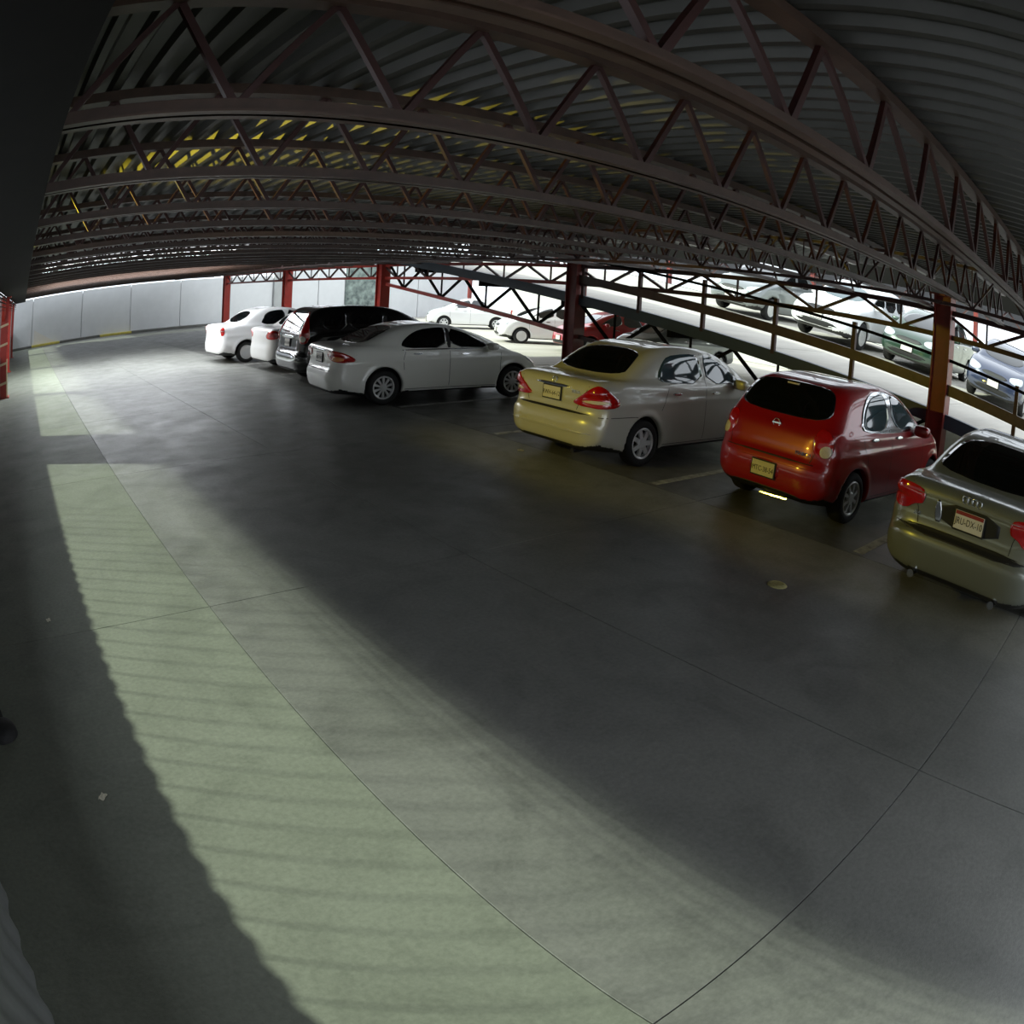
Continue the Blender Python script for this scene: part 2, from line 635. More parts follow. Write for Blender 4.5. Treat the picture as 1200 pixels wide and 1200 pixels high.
def ribbon(S, bvh, lines, name, m, parent, wid=0.008, eps=0.0015):
    """thin dark gaps between panels; lines: (view, side, [(a,z)...])"""
    for view, side, pts in lines:
        V, F = [], []
        pts = np.array(pts, float)
        seg = np.linalg.norm(np.diff(pts, axis=0), axis=1)
        T = np.concatenate([[0], np.cumsum(seg)])
        n = max(2, int(T[-1] / 0.05))
        ts = np.linspace(0, T[-1], n)
        A = np.interp(ts, T, pts[:, 0])
        Z = np.interp(ts, T, pts[:, 1])
        runs = [[]]
        for a, z in zip(A, Z):
            o, dr = ray_of(S, view, side, a, z)
            h = bvh.ray_cast(o, dr, 3)
            if h[0] is None:
                continue
            nn = h[1] if h[1].dot(dr) < 0 else -h[1]
            if runs[-1] and (h[0] - runs[-1][-1][0]).length > 0.2:
                runs.append([])
            runs[-1].append((h[0], nn))
        for run in runs:
            if len(run) < 2:
                continue
            V, F = [], []
            for i, (p, nn) in enumerate(run):
                t = (run[min(i + 1, len(run) - 1)][0] - run[max(i - 1, 0)][0]).normalized()
                sd = t.cross(nn).normalized() * wid / 2
                V += [p + nn * eps - sd, p + nn * eps + sd]
                if i:
                    F.append((2 * i - 2, 2 * i - 1, 2 * i + 1, 2 * i))
            link(name, pymesh(name, V, F), m, parent)


def wheel_mesh(rw, wid):
    mb = MB()
    h = wid / 2
    ri = rw * 0.66
    mb.lathe([(ri, -h * 0.9), (ri + 0.012, -h), (rw * 0.86, -h * 1.02), (rw - 0.02, -h * 0.92), (rw - 0.004, -h * 0.7), (rw, -h * 0.35), (rw, h * 0.35),
              (rw - 0.004, h * 0.7), (rw - 0.02, h * 0.92), (rw * 0.86, h * 1.02), (ri + 0.012, h), (ri, h * 0.9), (ri, -h * 0.9)], 36)
    return mb.mesh('wheel', True)


def rim_mesh(rw, wid, n, style):
    """outer face at +y"""
    mb = MB()
    h = wid / 2
    ri = rw * 0.67
    mb.lathe([(ri, -h * 0.6), (ri, h * 0.92), (ri - 0.012, h * 0.97), (ri - 0.03, h * 0.86), (ri - 0.03, -h * 0.6)], 36)
    if style == 'cover':
        mb.lathe([(ri - 0.02, h * 0.82), (ri * 0.75, h * 1.0), (ri * 0.45, h * 0.98), (ri * 0.3, h * 0.9), (0.001, h * 0.94)], 36)
    else:
        mb.lathe([(0.075, h * 0.5), (0.075, h * 0.80), (0.062, h * 0.9), (0.03, h * 0.93), (0.001, h * 0.93)], 20)
    for i in range(n):
        t = 2 * pi * (i + 0.5) / n
        c, s = cos(t), sin(t)
        hw0, hw1 = {'thin': (0.014, 0.026), 'wide': (0.034, 0.026), 'cover': (0.02, 0.032)}[style]
        y = h * 0.86 if style != 'cover' else h * 1.01
        r0, r1 = 0.055, ri - 0.01
        b = len(mb.v)
        for rr, hw, dy in ((r0, hw0, 0.0), (r1, hw1, -0.012)):
            for e in (-1, 1):
                for th in (0, -0.03):
                    mb.v.append((rr * c - e * hw * s, y + dy + th, rr * s + e * hw * c))
        mb.f += [tuple(b + k for k in q) for q in ((0, 2, 6, 4), (1, 5, 7, 3), (0, 4, 5, 1), (2, 3, 7, 6), (0, 1, 3, 2), (4, 6, 7, 5))]
    return mb.mesh('rim', False)


def text(body, size, m, parent, loc, rot, name='lettering', ext=0.001, sx=1.0):
    c = bpy.data.curves.new(name, 'FONT')
    c.body = body
    c.size = size
    c.extrude = ext
    c.align_x = 'CENTER'
    c.align_y = 'CENTER'
    c.resolution_u = 3
    tmp = bpy.data.objects.new(name, c)
    COL.objects.link(tmp)
    dg = bpy.context.evaluated_depsgraph_get()
    me = bpy.data.meshes.new_from_object(tmp.evaluated_get(dg))
    bpy.data.objects.remove(tmp)
    me.materials.clear()
    me.materials.append(m)
    o = bpy.data.objects.new(name, me)
    COL.objects.link(o)
    o.parent = parent
    o.location = loc
    o.rotation_euler = rot
    o.scale = (sx, 1, 1)
    return o


def surf_at(bvh, S, view, a, z, side=1):
    o, dr = ray_of(S, view, side, a, z)
    h = bvh.ray_cast(o, dr, 3)
    n = h[1] if h[1].dot(dr) < 0 else -h[1]
    return h[0], n


def plate(S, bvh, root, z, words, m, front=False, band=True, frame=True, pw=0.31, ph=0.155, v=0.0):
    p, n = surf_at(bvh, S, 'front' if front else 'rear', v, z)
    sgn = 1 if front else -1
    tilt = -0.06 if front else 0.06
    fr = bevelled_box('plate_frame', 0.02, pw + 0.03, ph + 0.03, M_black, root, p + Vector((sgn * 0.012, 0, 0)), 0.006, rot=(0, tilt, 0))
    pl = bevelled_box('license_plate', 0.01, pw, ph, m, root, p + Vector((sgn * 0.021, 0, 0)), 0.004, rot=(0, tilt, 0))
    rot = (pi / 2, 0, pi / 2) if front else (pi / 2, 0, -pi / 2)
    if band:
        bevelled_box('plate_band', 0.006, pw - 0.01, ph * 0.2, M_platered, pl, (sgn * 0.004, 0, ph * 0.38), 0.002, seg=1)
    if words:
        text(words, ph * 0.52, M_ink, pl, (sgn * 0.0062, 0, -ph * 0.06), rot, 'plate_lettering', 0.0008, sx=0.78)
    return pl


def rings(name, n, rad, gap, m, parent, p, sgn):
    """interlocked ring emblem standing on a rear or front face"""
    V, F = [], []
    for k in range(n):
        cy = (k - (n - 1) / 2) * gap
        b = len(V)
        nu, nv = 20, 6
        for i in range(nu):
            for j in range(nv):
                t, q = 2 * pi * i / nu, 2 * pi * j / nv
                rr = rad + 0.007 * cos(q)
                V.append((sgn * (0.012 + 0.006 * sin(q)), cy + rr * cos(t), rr * sin(t)))
        for i in range(nu):
            for j in range(nv):
                F.append((b + i * nv + j, b + ((i + 1) % nu) * nv + j, b + ((i + 1) % nu) * nv + (j + 1) % nv, b + i * nv + (j + 1) % nv))
    return link(name, pymesh(name, V, F, True), m, parent, p)


def mirror_mesh(side):
    bm = bmesh.new()
    bmesh.ops.create_uvsphere(bm, u_segments=16, v_segments=10, radius=1)
    for v in bm.verts:
        x, y, z = v.co
        f = lambda q: math.copysign(abs(q) ** 0.6, q)
        v.co = (f(x) * 0.07 + (0.03 if x > 0 else 0) * (1 - z * z), f(y) * 0.115, f(z) * 0.075)
    for f in bm.faces:
        f.smooth = True
    me = bpy.data.meshes.new('door_mirror')
    bm.to_mesh(me)
    bm.free()
    return me


def build_car(S, name, label, loc, heading, roll=0.0, group=None, cat='car'):
    root = empty(name, loc, (roll, 0, heading))
    tag(root, label, cat, group)
    V, Q, N = car_shell(S)
    bvh = BVHTree.FromPolygons([tuple(v) for v in V], [tuple(q) for q in Q])
    C = V[Q].mean(1)
    NF = N[Q].mean(1)
    W = S['W'] / 2
    cls = np.zeros(len(Q), int)
    uu, vv, zz = C[:, 0], np.abs(C[:, 1]), C[:, 2]
    lateral = np.abs(NF[:, 1]) > 0.55
    bz = S['bumper']
    cls[(uu < S['ur'] - S['ra'] - 0.02) & (zz < bz + 0.06 * np.clip((0.3 - uu) / 0.3, 0, 1) * 0)] = 1
    cls[(uu > S['uf'] + S['ra'] + 0.02) & (zz < S.get('fbumper', 0.66))] = 2
    if 'lid' in S:
        vz = np.interp(zz, S['lid'][0], S['lid'][1])
        cls[(vv < vz) & (uu < S['lid_u']) & (zz > bz + 0.0) & (zz < S['lid_z'])] = 3
    d0, d1, d2 = S['doors']
    door = lateral & (zz > 0.27) & (zz < S['belt'] + 0.0)
    arc = np.sqrt((uu - S['ur']) ** 2 + (zz - S['rw']) ** 2) < S['ra'] + 0.05
    if d1 > d0:
        cls[door & (uu > d0) & (uu < d1) & ~arc & (C[:, 1] < 0)] = 4
        cls[door & (uu > d0) & (uu < d1) & ~arc & (C[:, 1] > 0)] = 5
    cls[door & (uu > d1) & (uu < d2) & (C[:, 1] < 0)] = 6
    cls[door & (uu > d1) & (uu < d2) & (C[:, 1] > 0)] = 7
    if 'hood' in S:
        cls[(uu > S['hood'][0]) & (uu < S['hood'][1]) & (NF[:, 2] > 0.5) & (vv < W * 0.86) & (zz > 0.6)] = 8
    for uw in (S['ur'], S['uf']):
        dist = np.sqrt((uu - uw) ** 2 + (zz - S['rw']) ** 2)
        cls[(dist < S['ra'] + 0.03) & ((vv < W - 0.06) | (dist < S['ra'] - 0.02)) & (zz < 0.75)] = 9
    cls[(NF[:, 2] < -0.6) & (zz < 0.36)] = 9
    names = ['body', 'rear_bumper', 'front_bumper', 'trunk_lid' if not S.get('hatch') else 'tailgate', 'door', 'door', 'door', 'door', 'hood', 'underbody']
    bmats = S['mat']
    for k in range(10):
        sel = cls == k
        if not sel.any():
            continue
        ids, inv = np.unique(Q[sel], return_inverse=True)
        me = np_mesh(names[k], V[ids], inv.reshape(-1, 4), N[ids])
        link(names[k], me, M_black if k == 9 else (S.get('bump_mat', bmats) if k in (1, 2) else bmats), root)
    # glazing, lamps, trim
    for p in S['patches']:
        nm, view, poly, m = p[:4]
        kw = dict(p[4]) if len(p) > 4 else {}
        both = kw.pop('both', view in ('side', 'corner', 'fcorner'))
        lab = kw.pop('label', None)
        sides = (1, -1) if both else (kw.pop('only', 1),)
        for sd in sides:
            pl = poly
            if view in ('rear', 'front') and both:
                pl = [(sd * a, z) for a, z in poly]
            o = patch(S, bvh, nm, view, pl, m, root, side=sd, **kw)
            if lab:
                o['label'] = lab
    L_ = []
    for view, pts in S['seams']:
        if view == 'rear' or view == 'front':
            L_.append((view, 1, pts))
        else:
            L_ += [(view, 1, pts), (view, -1, pts)]
    ribbon(S, bvh, L_, 'panel_gap', M_black, root)
    # wheels
    wm = wheel_mesh(S['rw'], 0.20)
    rm = rim_mesh(S['rw'], 0.20, *S['rim'])
    bk = MB().lathe([(S['rw'] * 0.62, 0.03), (0.001, 0.03)], 24).mesh('rim_back', True)
    for uw in (S['ur'], S['uf']):
        for sd in (1, -1):
            wo = link('wheel', wm, M_rubber, root, (uw, sd * (W - 0.115), S['rw']), (0, 0, 0 if sd > 0 else pi))
            link('rim', rm, S.get('rim_mat', M_rim), wo)
            link('brake_disc', bk, M_rimd, wo)
    # door mirrors
    for sd in (1, -1):
        link('door_mirror', mirror_mesh(sd), S.get('mirror_mat', bmats), root, (S['mirror'][0], sd * (W + 0.07), S['mirror'][1]))
    if 'extra' in S:
        S['extra'](S, bvh, root)
    return root


def ellipse(cx, cz, a, b, n=10):
    return [(cx + a * cos(2 * pi * i / n), cz + b * sin(2 * pi * i / n)) for i in range(n)]


def rect(a0, a1, z0, z1):
    return [(a0, z0), (a1, z0), (a1, z1), (a0, z1)]


def handle(uh, z):
    return ('door_handle', 'side', ellipse(uh, z, 0.10, 0.018), M_chrome, dict(eps=0.022, nr=5, nc=8, rnd=1))


# ---- the silver gold sedan
P_gold = paint('champagne_silver_paint', (196, 194, 182), 0.12, 0.34)
SED_T = dict(L=4.42, W=1.70, H=1.54, res=0.024, mat=P_gold, ur=0.93, uf=3.53, rw=0.305, ra=0.355, belt=1.04, tumble=0.36,
             ghx=(0.5, 3.6), bumper=0.66, tr=0.05, tf=0.10, crease=0.84, kz=0.92,
             low=[(0.16, 0.20), (0.03, 0.27), (0.0, 0.40), (-0.01, 0.56), (0.03, 0.655), (0.10, 0.69), (0.09, 0.82), (0.10, 0.98), (0.15, 1.07),
                  (0.30, 1.095), (0.7, 1.10), (1.4, 1.07), (2.4, 1.05), (3.5, 1.04), (3.9, 0.96), (4.2, 0.83), (4.36, 0.68), (4.42, 0.50), (4.39, 0.30), (4.25, 0.20), (3.0, 0.19), (1.2, 0.19)],
             gh=[(0.60, 0.90), (0.56, 1.07), (0.85, 1.25), (1.18, 1.45), (1.5, 1.525), (1.95, 1.545), (2.4, 1.52), (2.8, 1.43), (3.25, 1.22), (3.62, 1.03), (3.6, 0.90)],
             lid=([0.6, 0.7, 0.8, 1.0, 1.1], [0.46, 0.48, 0.54, 0.60, 0.62]), lid_u=0.56, lid_z=1.2, doors=(1.28, 2.22, 3.2), hood=(3.55, 4.3), rim=(7, 'wide'),
             mirror=(2.95, 1.06),
             patches=[
                 ('rear_window', 'rear', [(-0.60, 1.135), (0.60, 1.135), (0.545, 1.30), (0.46, 1.46), (-0.46, 1.46), (-0.545, 1.30)], M_glass, dict(nr=14, nc=24)),
                 ('side_window', 'side', [(1.22, 1.075), (1.21, 1.17), (1.34, 1.33), (1.50, 1.43), (1.90, 1.455), (2.16, 1.45), (2.17, 1.06)], M_glassl, dict(rnd=1)),
                 ('side_window', 'side', [(2.26, 1.06), (2.25, 1.45), (2.46, 1.425), (2.72, 1.33), (3.02, 1.16), (3.14, 1.06)], M_glassl, dict(rnd=1)),
                 ('windshield', 'front', [(-0.62, 1.08), (0.62, 1.08), (0.52, 1.40), (-0.52, 1.40)], M_glass),
                 ('tail_light', 'corner', [(-0.30, 0.775), (-0.20, 0.87), (-0.04, 1.02), (0.06, 1.045), (0.20, 0.95), (0.31, 0.85), (0.28, 0.79), (0.1, 0.765)], M_lred, dict(eps=0.012, nr=14, nc=18)),
                 ('tail_light_lens', 'corner', [(-0.18, 0.825), (-0.10, 0.855), (0.1, 0.862), (0.2, 0.845), (0.18, 0.825), (0.0, 0.815)], M_lclear, dict(eps=0.015, nr=6, nc=14, label='clear reversing lens')),
                 ('trim_strip', 'rear', rect(-0.33, 0.33, 0.955, 0.985), M_chrome, dict(eps=0.018, nr=4, nc=14, rnd=1, label='chrome strip above the plate')),
                 ('bumper_strip', 'rear', rect(-0.72, 0.72, 0.44, 0.47), P_gold, dict(eps=0.02, nr=4, nc=20, rnd=1)),
                 ('bumper_gap', 'rear', rect(-0.66, 0.66, 0.665, 0.69), M_black, dict(eps=0.004, nr=4, nc=24, rnd=1)),
                 handle(1.56, 0.93), handle(2.45, 0.93)],
             seams=[('side', [(2.20, 0.30), (2.22, 1.05), (2.21, 1.46)]), ('side', [(1.24, 0.72), (1.36, 0.95), (1.40, 1.06)]), ('side', [(3.22, 0.30), (3.24, 0.8), (3.20, 1.0)]),
                    ('side', [(1.3, 0.27), (3.2, 0.27)]), ('corner', [(0.04, 0.66), (0.55, 0.66)]), ('rear', [(-0.44, 0.71), (-0.47, 0.78), (-0.60, 0.98), (-0.62, 1.08)]),
                    ('rear', [(0.44, 0.71), (0.47, 0.78), (0.60, 0.98), (0.62, 1.08)])])


def extra_T(S, bvh, root):
    plate(S, bvh, root, 0.865, 'RWH-64-12', M_plate, band=False)
    p, n = surf_at(bvh, S, 'rear', 0, 1.03)
    rings('emblem', 1, 0.036, 0.1, M_chrome, root, p, -1)
    p, n = surf_at(bvh, S, 'rear', -0.42, 0.93)
    text('TIIDA', 0.06, M_chrome, root, p + Vector((-0.012, 0, 0)), (pi / 2, 0, -pi / 2), 'badge_lettering', 0.003)
    MB().tube((0.05, -0.45, 0.20), (0.4, -0.45, 0.22), 0.028, 12).build('exhaust_pipe', M_rimd, root)


SED_T['extra'] = extra_T

# ---- the red hatchback
P_red = paint('red_paint', (158, 14, 18), 0.1, 0.30)
HAT_R = dict(L=3.78, W=1.665, H=1.53, res=0.024, mat=P_red, ur=0.70, uf=3.15, rw=0.295, ra=0.345, belt=0.98, tumble=0.30, inset=0.04,
             ghx=(-0.5, 3.05), ght=0.10, bumper=0.66, tr=0.07, tf=0.12, crease=0.80, kz=1.0, hatch=True, kg=0.22, ku=0.06,
             low=[(0.18, 0.20), (0.05, 0.26), (0.0, 0.38), (-0.01, 0.55), (0.02, 0.66), (0.07, 0.72), (0.09, 0.85), (0.14, 0.97), (0.22, 1.03),
                  (0.7, 1.03), (1.4, 1.0), (2.2, 0.99), (2.9, 1.0), (3.3, 0.93), (3.58, 0.80), (3.72, 0.64), (3.78, 0.48), (3.75, 0.30), (3.6, 0.20), (2.4, 0.18), (1.0, 0.18)],
             gh=[(0.14, 0.85), (0.16, 1.0), (0.27, 1.17), (0.40, 1.36), (0.55, 1.47), (0.85, 1.515), (1.3, 1.535), (1.75, 1.51), (2.15, 1.43), (2.55, 1.24), (3.0, 1.0), (3.0, 0.85)],
             lid=([0.6, 0.9, 1.1, 1.5], [0.50, 0.58, 0.62, 0.50]), lid_u=0.55, lid_z=1.45, doors=(0.96, 1.62, 2.62), hood=(2.95, 3.65), rim=(8, 'thin'),
             mirror=(2.38, 1.02),
             patches=[
                 ('rear_window', 'rear', [(-0.62, 1.15), (-0.40, 1.10), (0.40, 1.10), (0.62, 1.15), (0.62, 1.24), (0.54, 1.42), (0.35, 1.455), (-0.35, 1.455), (-0.54, 1.42), (-0.62, 1.24)], M_glass, dict(nr=14, nc=24)),
                 ('window_trim', 'side', [(0.81, 1.0), (0.79, 1.14), (0.88, 1.30), (1.05, 1.42), (1.36, 1.47), (1.70, 1.46), (2.05, 1.38), (2.44, 1.16), (2.62, 0.995)], M_chrome, dict(eps=0.003, nr=14, nc=30)),
                 ('side_window', 'side', [(0.86, 1.035), (0.85, 1.14), (0.95, 1.29), (1.10, 1.39), (1.36, 1.435), (1.54, 1.435), (1.55, 1.03)], M_glassl, dict(eps=0.008)),
                 ('side_window', 'side', [(1.66, 1.03), (1.655, 1.43), (1.86, 1.40), (2.10, 1.31), (2.40, 1.13), (2.50, 1.03)], M_glassl, dict(eps=0.008)),
                 ('windshield', 'front', [(-0.60, 1.06), (0.60, 1.06), (0.52, 1.38), (-0.52, 1.38)], M_glass),
                 ('tail_light', 'corner', [(-0.11, 0.76), (-0.14, 0.88), (-0.09, 1.02), (0.0, 1.06), (0.09, 0.98), (0.10, 0.84), (0.03, 0.76)], M_lred, dict(eps=0.008, nr=12, nc=12)),
                 ('tail_light_lens', 'corner', [(-0.06, 0.76), (-0.06, 0.86), (0.03, 0.90), (0.09, 0.83), (0.04, 0.76)], M_lclear, dict(eps=0.02, nr=6, nc=6, label='clear lower lens')),
                 ('bumper_gap', 'rear', rect(-0.60, 0.60, 0.655, 0.672), M_black, dict(eps=0.003, nr=3, nc=24, rnd=1)),
                 ('bumper_lip', 'rear', rect(-0.55, 0.60, 0.60, 0.625), P_red, dict(eps=0.018, nr=4, nc=18, rnd=1)),
                 ('plate_recess', 'rear', rect(-0.20, 0.20, 0.40, 0.60), P_red, dict(eps=0.004, nr=6, nc=10, rnd=1)),
                 ('lower_valance', 'rear', rect(-0.55, 0.55, 0.24, 0.31), M_black, dict(eps=0.006, nr=4, nc=18, rnd=1)),
                 handle(1.10, 0.94), handle(1.82, 0.94)],
             seams=[('side', [(1.60, 0.30), (1.61, 1.02), (1.60, 1.45)]), ('side', [(0.98, 0.65), (0.85, 0.86), (0.80, 1.0)]), ('side', [(2.66, 0.30), (2.68, 0.75), (2.62, 0.98)]),
                    ('side', [(1.05, 0.27), (2.66, 0.27)]), ('rear', [(-0.55, 0.68), (-0.60, 0.85), (-0.64, 1.05)]), ('rear', [(0.55, 0.68), (0.60, 0.85), (0.64, 1.05)])])


def extra_R(S, bvh, root):
    plate(S, bvh, root, 0.50, 'MTC-38-54', M_platey, band=False)
    p, n = surf_at(bvh, S, 'rear', 0, 1.0)
    rings('emblem', 1, 0.045, 0.1, M_chrome, root, p, -1)
    bevelled_box('emblem_bar', 0.01, 0.12, 0.02, M_chrome, root, p + Vector((-0.014, 0, 0)), 0.003)
    p, n = surf_at(bvh, S, 'rear', -0.45, 0.755)
    text('MARCH', 0.06, M_chrome, root, p + Vector((-0.01, 0, 0)), (pi / 2, 0, -pi / 2), 'badge_lettering', 0.003)
    MB().tube((0.06, 0.05, 0.215), (0.10, -0.30, 0.215), 0.022, 10).build('tow_bar', M_chrome, root)
    p, n = surf_at(bvh, S, 'rear', 0.05, 1.43)
    bevelled_box('brake_light', 0.03, 0.16, 0.02, M_lclear, root, p + Vector((-0.012, 0, 0)), 0.005)


HAT_R['extra'] = extra_R

# ---- the grey green sedan at the right edge
P_grey = paint('grey_green_paint', (120, 124, 114), 0.3, 0.32)
SED_A = dict(L=4.59, W=1.772, H=1.43, res=0.022, mat=P_grey, ur=1.0, uf=3.65, rw=0.32, ra=0.365, belt=0.94, tumble=0.42,
             ghx=(0.45, 3.7), bumper=0.60, tr=0.07, tf=0.12, crease=0.74, kz=0.88,
             low=[(0.20, 0.19), (0.06, 0.26), (0.01, 0.40), (-0.01, 0.55), (0.02, 0.615), (0.075, 0.64), (0.085, 0.78), (0.07, 0.92), (0.09, 1.0), (0.16, 1.035),
                  (0.40, 1.045), (0.9, 1.02), (1.6, 0.98), (2.6, 0.96), (3.4, 0.94), (3.9, 0.88), (4.3, 0.76), (4.5, 0.63), (4.59, 0.48), (4.56, 0.28), (4.4, 0.19), (3.0, 0.18), (1.3, 0.18)],
             gh=[(0.55, 0.85), (0.50, 1.0), (0.80, 1.14), (1.15, 1.31), (1.5, 1.405), (1.95, 1.435), (2.35, 1.42), (2.75, 1.33), (3.2, 1.14), (3.65, 0.95), (3.6, 0.85)],
             lid=([0.6, 0.75, 0.9, 1.05], [0.50, 0.52, 0.55, 0.62]), lid_u=0.50, lid_z=1.1, doors=(1.45, 2.28, 3.25), hood=(3.6, 4.45), rim=(5, 'wide'),
             mirror=(3.0, 0.98),
             patches=[
                 ('rear_window', 'rear', [(-0.64, 1.065), (0.64, 1.065), (0.60, 1.20), (0.50, 1.375), (-0.50, 1.375), (-0.60, 1.20)], M_glass, dict(nr=14, nc=24)),
                 ('side_window', 'side', [(1.30, 1.0), (1.42, 1.16), (1.62, 1.31), (1.95, 1.35), (2.22, 1.35), (2.23, 0.98)], M_glass, dict(rnd=1)),
                 ('side_window', 'side', [(2.33, 0.98), (2.32, 1.35), (2.55, 1.32), (2.85, 1.20), (3.2, 0.98)], M_glass, dict(rnd=1)),
                 ('windshield', 'front', [(-0.64, 0.99), (0.64, 0.99), (0.55, 1.32), (-0.55, 1.32)], M_glass),
                 ('tail_light', 'corner', [(-0.24, 0.83), (-0.25, 0.955), (-0.12, 0.985), (0.05, 0.975), (0.20, 0.94), (0.22, 0.87), (0.12, 0.79), (0.0, 0.745), (-0.11, 0.76), (-0.16, 0.82)], M_lred, dict(eps=0.012, nr=14, nc=20)),
                 ('plate_recess', 'rear', rect(-0.36, 0.30, 0.725, 0.92), M_black, dict(eps=0.003, nr=6, nc=14, rnd=1)),
                 ('trim_strip', 'rear', [(0.26, 0.73), (0.34, 0.73), (0.34, 0.915), (0.29, 0.915)], M_chrome, dict(eps=0.01, nr=5, nc=5, rnd=1, label='pale upright strip beside the plate')),
                 ('bumper_gap', 'rear', rect(-0.74, 0.74, 0.60, 0.665), M_black, dict(eps=0.003, nr=4, nc=28, rnd=1)),
                 ('boot_lip', 'rear', rect(-0.58, 0.58, 0.925, 0.945), P_grey, dict(eps=0.012, nr=4, nc=18, rnd=1)),
                 handle(1.75, 0.84), handle(2.6, 0.84)],
             seams=[('side', [(2.28, 0.30), (2.28, 1.0)]), ('side', [(3.25, 0.30), (3.27, 0.9)]), ('side', [(1.4, 0.70), (1.45, 1.0)]),
                    ('rear', [(-0.50, 0.67), (-0.52, 0.80), (-0.62, 1.0)]), ('rear', [(0.50, 0.67), (0.52, 0.80), (0.62, 1.0)])])


def extra_A(S, bvh, root):
    plate(S, bvh, root, 0.815, 'JRU-DX-10', M_plate, band=True, v=-0.03)
    p, n = surf_at(bvh, S, 'rear', -0.02, 0.985)
    rings('emblem', 4, 0.030, 0.049, M_chrome, root, p, -1)
    p, n = surf_at(bvh, S, 'rear', 0.52, 0.75)
    text('A4', 0.06, M_chrome, root, p + Vector((-0.01, 0, 0)), (pi / 2, 0, -pi / 2), 'badge_lettering', 0.003)
    for v in (0.45, -0.45):
        MB().tube((0.03, v, 0.235), (0.35, v, 0.24), 0.036, 14).build('exhaust_pipe', M_chrome, root)


SED_A['extra'] = extra_A

# ---- the pearl white sedan
P_pearl = paint('pearl_white_paint', (240, 240, 232), 0.0, 0.32)
SED_C = dict(L=4.49, W=1.755, H=1.44, res=0.026, mat=P_pearl, ur=1.0, uf=3.70, rw=0.315, ra=0.37, belt=0.98, tumble=0.42,
             ghx=(0.4, 3.8), bumper=0.62, tr=0.08, tf=0.13, crease=0.80, kz=0.90, kg=0.2,
             low=[(0.20, 0.20), (0.06, 0.26), (0.01, 0.40), (-0.01, 0.52), (0.02, 0.62), (0.07, 0.70), (0.09, 0.85), (0.07, 0.98), (0.11, 1.05),
                  (0.30, 1.07), (0.8, 1.06), (1.6, 1.02), (2.6, 0.99), (3.5, 0.96), (3.95, 0.86), (4.25, 0.74), (4.43, 0.60), (4.49, 0.46), (4.46, 0.28), (4.3, 0.20), (3.0, 0.19), (1.3, 0.19)],
             gh=[(0.55, 0.88), (0.50, 1.04), (0.85, 1.19), (1.25, 1.35), (1.65, 1.43), (2.05, 1.445), (2.45, 1.41), (2.95, 1.25), (3.4, 1.07), (3.75, 0.92), (3.6, 0.85)],
             lid=([0.6, 0.8, 1.0], [0.50, 0.54, 0.60]), lid_u=0.5, lid_z=1.1, doors=(1.35, 2.30, 3.35), hood=(3.7, 4.35), rim=(10, 'thin'),
             mirror=(3.15, 1.02),
             patches=[
                 ('rear_window', 'rear', [(-0.60, 1.09), (0.60, 1.09), (0.56, 1.22), (0.46, 1.375), (-0.46, 1.375), (-0.56, 1.22)], M_glass, dict(nr=14, nc=24)),
                 ('side_window', 'side', [(1.34, 1.005), (1.34, 1.10), (1.50, 1.24), (1.75, 1.34), (2.10, 1.365), (2.26, 1.36), (2.27, 0.995)], M_glass, dict(rnd=1)),
                 ('side_window', 'side', [(2.33, 0.995), (2.32, 1.355), (2.6, 1.29), (2.95, 1.14), (3.24, 0.99)], M_glass, dict(rnd=1)),
                 ('window_frame', 'side', [(2.25, 1.0), (2.25, 1.365), (2.34, 1.36), (2.34, 1.0)], M_black, dict(eps=0.003, nr=6, nc=4, rnd=1)),
                 ('window_trim', 'side', rect(1.34, 3.2, 0.965, 0.985), M_chrome, dict(eps=0.006, nr=3, nc=24, rnd=1)),
                 ('windshield', 'front', [(-0.64, 0.99), (0.64, 0.99), (0.54, 1.34), (-0.54, 1.34)], M_glass),
                 ('tail_light', 'corner', [(-0.26, 0.86), (-0.25, 0.98), (-0.10, 1.0), (0.10, 0.965), (0.26, 0.88), (0.32, 0.80), (0.12, 0.78), (-0.1, 0.80)], M_lred, dict(eps=0.012, nr=12, nc=16)),
                 ('tail_light_lens', 'corner', [(-0.14, 0.82), (-0.08, 0.90), (0.04, 0.90), (0.16, 0.83), (0.02, 0.80)], M_lamber, dict(eps=0.018, nr=7, nc=9, label='amber lower lens')),
                 ('trim_strip', 'rear', rect(-0.34, 0.34, 0.955, 0.985), M_chrome, dict(eps=0.016, nr=4, nc=12, rnd=1)),
                 ('head_light', 'fcorner', [(-0.28, 0.62), (-0.26, 0.72), (0.1, 0.80), (0.3, 0.82), (0.2, 0.70), (0.0, 0.62)], M_head, dict(eps=0.01)),
                 ('bumper_gap', 'rear', rect(-0.60, 0.60, 0.625, 0.642), M_black, dict(eps=0.003, nr=3, nc=20, rnd=1)),
                 handle(1.65, 0.90), handle(2.62, 0.88)],
             seams=[('side', [(2.30, 0.30), (2.30, 0.98)]), ('side', [(3.36, 0.30), (3.40, 0.90)]), ('side', [(1.38, 0.62), (1.36, 0.8), (1.42, 0.98)]), ('side', [(1.4, 0.27), (3.3, 0.27)])])


def extra_C(S, bvh, root):
    plate(S, bvh, root, 0.84, 'NKS-71-05', M_plate, band=False)


SED_C['extra'] = extra_C

